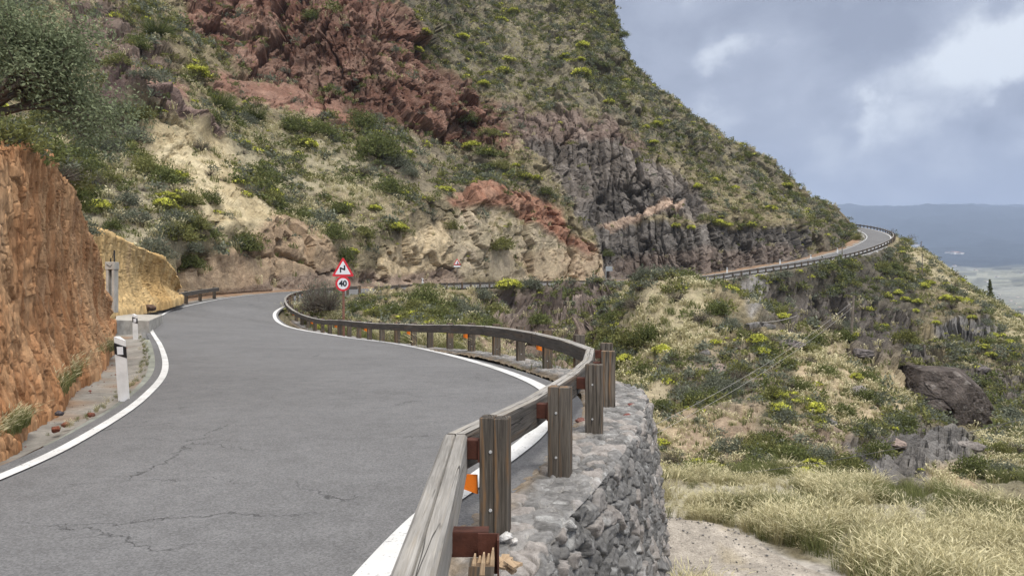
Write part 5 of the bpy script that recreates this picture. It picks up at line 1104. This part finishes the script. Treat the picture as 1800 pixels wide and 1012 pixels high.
# grass: sparse tufts on the far slopes, long seeding grass near the path and wall
its = []
gwh = hA*hvis*np.clip(hgrass, 0, 2.5)*steep_h*sstep(-.5, .35, fbm(H*.11+40, 3, 111)); gwv = vA*vvis*np.clip(vgrass, 0, 2.5)*(Y0 > 26)*sstep(-.2, .35, fbm(U*.2+40, 3, 113)+.25*(vgrass > 1.1))*np.clip(U[:, 1]/90, .2, 1.4)**-1.0
for w, n, Pm in ((gwh, 9000, H), (gwv, 5200, U)):
    for i in sample(w, n):
        m = 5 if rng.random() < .68 else 6; s = .35+.5*rng.random()
        if Pm is U: s *= np.clip(Pm[i, 1]/70, .45, 1)
        its.append((TUFT[m][int(rng.integers(len(TUFT[m])))], Pm[i], (s*1.15, s*1.15, s), rng.random()*6.28))
merge('grass', its, 'dry straw and green grass tufts on the hillsides', 'grass')
its = []
gn = vA*(val_px > 1090)*(val_px < 1950)*(Y0 > 11)*(Y0 < 27)*(vgrass > 1.2)*np.maximum(sstep(-.12, .3, fbm(U*np.array([.7, .7, .5])+70, 4, 115)), .07+.3*((val_px > 1500) & (val_py > 930)))/np.clip(Y0/15, .6, 3)
gk = fbm(U*.35+11, 3, 117)
for i in sample(gn, 3700):
    m = 6 if gk[i]+.3*rng.normal() > .12-.03*(Y0[i]-16) else 5; s = (.17+.46*rng.random()**1.7)*(1+.9*gk[i])
    its.append((FINE[m][int(rng.integers(len(FINE[m])))], U[i], (s*.9, s*.9, s), rng.random()*6.28))
for k in range(620):                # along the foot of the wall and the path edges
    j = int(rng.integers(int(nw*.02), int(nw*.5))); q = wp_[j]+nwv[j]*(out_w[j]+.48+.55*rng.random()**2); y_ = max(q[1], 3.2); 
    if q[1] < 3.2: continue
    its.append((FINE[5 if rng.random() < .7 else 6][int(rng.integers(5))], (q[0], q[1], ground_z(q[0], y_)), (.45, .45, .3+.5*rng.random()), rng.random()*6.28))
merge('grass', its, 'long pale seeding grass beside the gravel path', 'grass')
its = []
for k in range(520):                # verge weeds at the foot of the orange bank, in the gutter joint and behind the rail
    t_ = rng.random(); 
    if t_ < .45: px, Y = np.interp(rng.random(), [0, 1], [100, 200]), 0; Y = np.interp(px, [100, 200], [11.4, 20.5])+rng.normal()*.15; q = P(px, 600, Y); q[2] = .12; s = .25+.25*rng.random(); q[0] -= .25*rng.random()
    elif t_ < .75: px = rng.uniform(-60, 40); Y = np.interp(px, [-60, 40], [7.4, 9.3])+rng.normal()*.12; q = P(px, 700, Y); q[2] = .1; s = .15+.22*rng.random()
    else:
        j = int(np.argmin(np.abs(Lc[:, 1]-rng.uniform(9, 28)))); q = Lc[j]+nL[j]*(.46+.05*rng.normal()); s = .05+.07*rng.random()
    its.append((FINE[6 if rng.random() < .8 else 5][int(rng.integers(5))], q, (s*.9, s*.9, s), rng.random()*6.28))
for k in range(420):
    j = int(rng.integers(1, 24)); q = POST[j+6]+[rng.normal()*.6, 0, 0]; d = nR[int(np.argmin(np.hypot(rp[:, 0]-q[0], rp[:, 1]-q[1])))]; q = q+np.array([d[0], d[1], 0])*rng.uniform(.6, 3.2); q[2] = ground_z(q[0], q[1]); s = .4+.5*rng.random()
    its.append((FINE[6 if rng.random() < .55 else 5][int(rng.integers(5))], q, (s, s, s), rng.random()*6.28))
merge('grass', its, 'green and dry weeds along the verge and behind the guard rail', 'grass')

# small stones lying on the gravel path and verge: one loose mass
ico = np.array([(0, 0, 1), (.9, 0, .3), (.28, .85, .3), (-.72, .53, .3), (-.72, -.53, .3), (.28, -.85, .3), (0, 0, -.5)], float); icf = [[0, 1, 2], [0, 2, 3], [0, 3, 4], [0, 4, 5], [0, 5, 1], [6, 2, 1], [6, 3, 2], [6, 4, 3], [6, 5, 4], [6, 1, 5]]
gb = MB()
for k in range(1500):
    if k < 1000: i_, j_ = int(rng.integers(30, len(pc)-1)), int(rng.integers(1, 30)); q = Wp[i_, j_]+[rng.normal()*.04, rng.normal()*.04, .012]
    else: i_ = int(np.argmin(np.abs(Lc[:, 1]-rng.uniform(7.5, 26)))); q = Gv[i_, 4]+(Gv[i_, 7]-Gv[i_, 2])*rng.uniform(-.5, .8)+[0, 0, .03]; q = q+tL[i_]*rng.normal()*.3
    s = .008+.028*rng.random()**3; gb.add(q+(ico*(1+.3*rng.normal(size=(7, 1))))*s*np.array([1, 1, .7]), icf, 0 if k < 1000 else 1)
tag(gb.obj('gravel', [M['greystone'], M['redstone']]), 'loose pebbles strewn over the path and the red earth verge', 'gravel', None, 'stuff')

# ---- single plants with labels that say which one
LAND = [(60, 255, 'the top edge of the orange bank'), (350, 120, 'the pink scree'), (390, 180, 'the broom under the pink scree'), (300, 200, 'the dark rock ledge'), (310, 280, 'the yellow rock face'), (180, 350, 'the top of the ochre bank'), (270, 430, 'the ochre bank'), (420, 420, 'the tan road cut'),
  (480, 330, 'the straw slope'), (540, 250, 'the grassy slope under the red cliff'), (650, 260, 'the foot of the red cliff'), (560, 80, 'the red cliff face'), (640, 420, 'the red triangle sign'), (740, 430, 'the pale tan rock'), (720, 340, 'the slope below the red cliff'), (860, 290, 'the bottom tip of the red cliff'),
  (900, 410, 'the brown earth slump'), (800, 40, 'the slope right above the red cliff'), (870, 130, 'the straw patches above the red cliff'), (1000, 100, 'the summit slope'), (1080, 60, 'the rocky top of the skyline'), (1130, 200, 'the upper skyline slope'), (1050, 320, 'the grey columnar cliff'), (1250, 330, 'the slope over the grey cliff'),
  (1270, 395, 'the brow of the dark roadside cliff'), (1400, 330, 'the middle of the skyline'), (1490, 410, 'the bend of the farthest road'), (570, 530, 'the bend warning sign'), (680, 540, 'the bend behind the long near rail'), (860, 520, 'the head of the ravine'), (960, 590, 'the reddish rocks under the far road'), (1110, 590, 'the hollow above the stone wall'),
  (1180, 530, 'the top of the spur'), (1160, 700, 'the end of the stone wall'), (1280, 570, 'the upper spur slope'), (1330, 650, 'the terrace wall'), (1260, 790, 'the foot of the spur'), (1400, 720, 'the middle of the spur'), (1490, 620, 'the leaning pole'), (1600, 720, 'the huge dark boulder'), (1400, 830, 'the grass by the path'),
  (1560, 470, 'the outer bend of the far road'), (1420, 510, 'the straight far road'), (1620, 500, 'the thin ridge pole'), (1690, 530, 'the straw ridge'), (1560, 560, 'the basalt columns beyond the spur'), (1750, 600, 'the dark gully slope'), (1740, 880, 'the lower right corner of the grass'), (1450, 580, 'the crest of the spur')]
TONE = {'green': ['dark green leafy shrub', 'dense deep green bush', 'rounded green shrub'], 'olive': ['olive green shrub', 'yellowish green bush', 'mossy olive bush'], 'grey': ['grey green shrub', 'silvery leaved bush', 'dusty grey shrub'], 'broom': ['upright fine stemmed green broom', 'wispy green broom bush'], 'dry': ['leafless brown twiggy bush', 'dry grey brushwood bush'], 'flower': ['shrub with yellow green flowers', 'lime yellow cushion bush', 'rounded bush in yellow bloom', 'low lemon flowered shrub']}
CAT = {'green': 'shrub', 'olive': 'shrub', 'grey': 'shrub', 'broom': 'shrub', 'dry': 'dry bush', 'flower': 'flowering shrub'}
NM = {'green': 'green_shrub', 'olive': 'olive_shrub', 'grey': 'grey_shrub', 'broom': 'broom_bush', 'dry': 'twiggy_bush', 'flower': 'flowering_shrub'}
ORD = ['nearest to', 'second nearest to', 'third nearest to', 'fourth nearest to', 'fifth nearest to', 'sixth nearest to', 'seventh nearest to', 'eighth nearest to', 'ninth nearest to', 'tenth nearest to']+['%dth nearest to' % k for k in range(11, 60)]
rec = []
for (k_, p, s, x, y) in plants:
    v_ = int(rng.integers(len(KIND[k_]))); sz = 'large' if s/p[1]*FPX > 17 else ('medium' if s/p[1]*FPX > 9 else 'small')
    li = int(np.argmin([(a-x)**2+(b-y)**2 for a, b, _ in LAND])); dl = math.hypot(LAND[li][0]-x, LAND[li][1]-y); rec.append([k_, p, s, v_, sz, li, dl])
groups_ = {}
for r0 in rec: groups_.setdefault((r0[0], r0[3], r0[4], r0[5]), []).append(r0)
for (k_, v_, sz, li), L_ in groups_.items():
    L_.sort(key=lambda r0: r0[6])
    for j, r0 in enumerate(L_):
        o_ = mobj(NM[k_], KIND[k_][v_], None, tuple(r0[1])); s = r0[2]; o_.rotation_euler = (0, 0, rng.random()*6.28)
        fl_ = {'broom': 1.15, 'dry': 1.1 if abs(r0[2]-1.0) > .16 or r0[1][1] > 50 or r0[1][0] > -10 else 2.1}.get(k_, .85+.3*rng.random()); o_.scale = (s, s*(.85+.3*rng.random()), s*fl_)
        tag(o_, '%s %s %s' % (sz, TONE[k_][v_], (ORD[j]+' '+LAND[li][2]) if len(L_) > 1 else 'by '+LAND[li][2]), CAT[k_], {'flower': 'yellow flowering shrubs on the slopes', 'dry': 'dry twiggy bushes on the slopes'}.get(k_, 'green shrubs on the slopes'))

# ---- trees
def limb_tree(mb, p, d, L_, r, depth, tips, rg, gnarl=.35):
    pts, rad = [p], [r]; n = 4
    for k in range(n):
        d = d+rg.normal(size=3)*gnarl*.35; d[2] += .05; d /= np.linalg.norm(d); p = p+d*L_/n; pts.append(p); rad.append(r*(1-.45*(k+1)/n))
    mb.tube(pts, rad, 6 if r > .03 else 4)
    if depth == 0: tips.append(p); return
    for k in range(3 if depth > 1 else 2):
        nd = d+rg.normal(size=3)*.65; nd[2] += .1; nd /= np.linalg.norm(nd); limb_tree(mb, pts[int(rg.integers(2, n+1))], nd, L_*.72, r*.52, depth-1, tips, rg, gnarl)
    tips.append(p)
def tree_near(c, label):
    rg = np.random.default_rng(21); root = thing('leafy_tree', tuple(c), label, 'tree'); mb = MB(); tips = []
    for az_, el in ((.1, .9), (-.5, .55), (.9, .8), (2.2, 1.0), (3.2, .8), (-1.5, .7), (.4, .5), (.1, .3), (-.3, .6)):
        d = np.array([math.cos(az_)*math.cos(el), math.sin(az_)*math.cos(el), math.sin(el)]); limb_tree(mb, np.array([0, 0, .35]), d, 1.33, .07, 3, tips, rg)
    mb.tube([(0, 0, -.8), (.02, 0, -.2), (0, 0, .4)], [.17, .15, .12], 10); mb.obj('trunk', [M['bark']], root, True)
    tips = np.array(tips); n = len(tips); Cs, To = [], []
    for t_ in tips:
        m = int(rg.integers(85, 150)); r0 = .2+.16*rg.random(); Cs.append(t_+rg.normal(size=(m, 3))*np.array([r0, r0, r0*.75])); To.append(np.clip(rg.random()*.55+rg.random(m)*.5, 0, 1))
    Cs = np.vstack(Cs); keep = fbm(Cs*1.6, 3, 7) > -.28; Cs = Cs[keep]; To = np.concatenate(To)[keep]
    V = leaf_quads(Cs, .085, .42, rg, .35); me = make_mesh('crown', V, np.arange(len(V)).reshape(-1, 4), [M['leaf_tree']], False, attrs={'tone': ('FLOAT', 'FACE', To)}); mobj('crown', me, root)
c = P(-48, 240, 15.5); tree_near(c, 'dense green leafy tree leaning over the top of the orange bank')
def skinny(name, c, h, seed, label, cat, foliage=None, mat='bark', gnarl=.7, spread=(.9, .5, 1.2)):
    rg = np.random.default_rng(seed); root = thing(name, tuple(c), label, cat); mb = MB(); tips = []
    mb.tube([(0, 0, -.3), (.03*h, 0, h*.25), (0, .02*h, h*.42)], [h*.035, h*.028, h*.022], 7)
    for k in range(5):
        az_ = k*1.3+rg.random(); el = spread[0]*rg.random()+.35; limb_tree(mb, np.array([0, .02*h, h*(.3+.03*k)]), np.array([math.cos(az_)*math.cos(el), math.sin(az_)*math.cos(el), math.sin(el)]), h*.32, h*.016, 2, tips, rg, gnarl)
    mb.obj('trunk', [M[mat]], root)
skinny('dead_tree', P(1567, 418, 163), 2.4, 4, 'bare dead tree standing at the outer bend of the far road', 'dead tree')
skinny('dead_tree', P(1602, 427, 165), 2.4, 9, 'crooked dead tree behind the bush on the ridge crest', 'dead tree')
p_, n_ = hit(1388, 318, 'h'); skinny('dead_tree', p_, 3.4, 14, 'bare twiggy tree alone on the mountain skyline', 'dead tree')
def conifer(c, h, label):
    rg = np.random.default_rng(3); root = thing('pine_tree', tuple(c), label, 'tree'); mb = MB(); mb.tube([(0, 0, -1), (0, 0, h*.5), (0, 0, h)], [h*.03, h*.02, .01], 7); mb.obj('trunk', [M['bark']], root)
    Cs = []
    for k in range(26):
        z = h*(.12+.88*k/26); R0 = h*.2*(1-k/27)**.8*(.75+.5*rg.random())
        for a in rg.random(7)*6.28:
            m = 9; t_ = rg.random((m, 1)); Cs.append(np.array([[0, 0, z]])+t_*np.array([[math.cos(a)*R0, math.sin(a)*R0, -.06*h*(1-k/30)]])+rg.normal(size=(m, 3))*h*.012)
    Cs = np.vstack(Cs); V = leaf_quads(Cs, h*.06, .4, rg, 0); mobj('crown', make_mesh('crown', V, np.arange(len(V)).reshape(-1, 4), [M['leaf_green']], False, attrs={'tone': ('FLOAT', 'FACE', rg.random(len(Cs))*.7)}), root)
conifer(P(1740, 527, 150), 4.2, 'dark slim conifer poking up behind the straw ridge')
for x, y, s in ((1660, 476, 1.1), (1668, 479, 1.3), (1676, 487, 1.0)):
    pass

# ---- houses far down in the valley
def far_point(px, py):
    X, Y, Z = FARG; a = 900+FPX*X/np.maximum(Y, 1); b = 506-FPX*(Z-EYE)/np.maximum(Y, 1); d = (a-px)**2+(b-py)**2+1e9*(Y < 700); k = np.unravel_index(np.argmin(d), d.shape); return np.array([X[k], Y[k], Z[k]])
HS = [(1676, 446, 1.6), (1667, 448, 1.2), (1680, 443, 1.0), (1688, 447, 1.2), (1610, 430, 1.3), (1600, 424, 1.1), (1677, 468, .9), (1798, 482, 1.2), (1775, 530, .6), (1786, 535, .7), (1793, 541, .7), (1797, 549, .6), (1768, 537, .5), (1780, 545, .5), (1755, 520, .5), (1790, 523, .5), (1735, 496, .7), (1752, 489, .7), (1715, 476, .8)]
for k, (x, y, s) in enumerate(HS):
    p = far_point(x, y); w_, d_, h_ = 9*s*p[1]/2500, 6*s*p[1]/2500, 4.5*s*p[1]/2500*(.8+.4*rng.random())
    li = ['in the high far cluster', 'under the blue mountain', 'on the pale valley floor', 'at the valley edge'][0 if k in (0, 1, 2, 3) else 1 if k in (4, 5) else 3 if k in (7, 8, 9, 10, 11, 12, 13) else 2]
    r = thing('house', tuple(p-[0, 0, .8]), '%s white house %s %s' % (['wide', 'narrow', 'tiny', 'small', 'pale', 'low', 'square'][k % 7], li, ['with the brightest wall', 'a little apart from the others', 'close to its neighbours', 'half hidden in haze', 'on a rise'][k % 5]), 'house', 'houses down in the valley'); r.rotation_euler = (0, 0, rng.random()*.8)
    mb = MB(); mb.box((0, 0, h_/2), (w_, 0, 0), (0, d_, 0), (0, 0, h_/2)); mb.obj('wall', [M['housewhite']], r)
    mb = MB(); e_ = 1.06; mb.v += [(-w_*e_, -d_*e_, h_), (w_*e_, -d_*e_, h_), (w_*e_, d_*e_, h_), (-w_*e_, d_*e_, h_), (-w_*e_, 0, h_*1.35), (w_*e_, 0, h_*1.35)]
    for f in ([0, 1, 5, 4], [2, 3, 4, 5], [1, 2, 5], [3, 0, 4], [3, 2, 1, 0]): mb.f.append(f); mb.m.append(0); mb.u += [(0, 0)]*len(f)
    mb.obj('roof', [M['houseroof']], r)
HB = MB(); HB.box((0, 4000, 450), (15500, 0, 0), (0, 15500, 0), (0, 0, 650))
hm = bpy.data.materials.new('haze_air'); hm.use_nodes = True; ht = NT(hm.node_tree); ht.n.clear()
pv__ = ht.new('ShaderNodeVolumePrincipled'); pv__.inputs['Color'].default_value = (.6, .74, 1.0, 1); pv__.inputs['Density'].default_value = 1.0e-4
ho = ht.new('ShaderNodeOutputMaterial'); ht.l.new(pv__.outputs[0], ho.inputs['Volume'])
tag(HB.obj('haze', [hm]), 'thin blue air haze over the whole valley', 'haze', None, 'stuff')
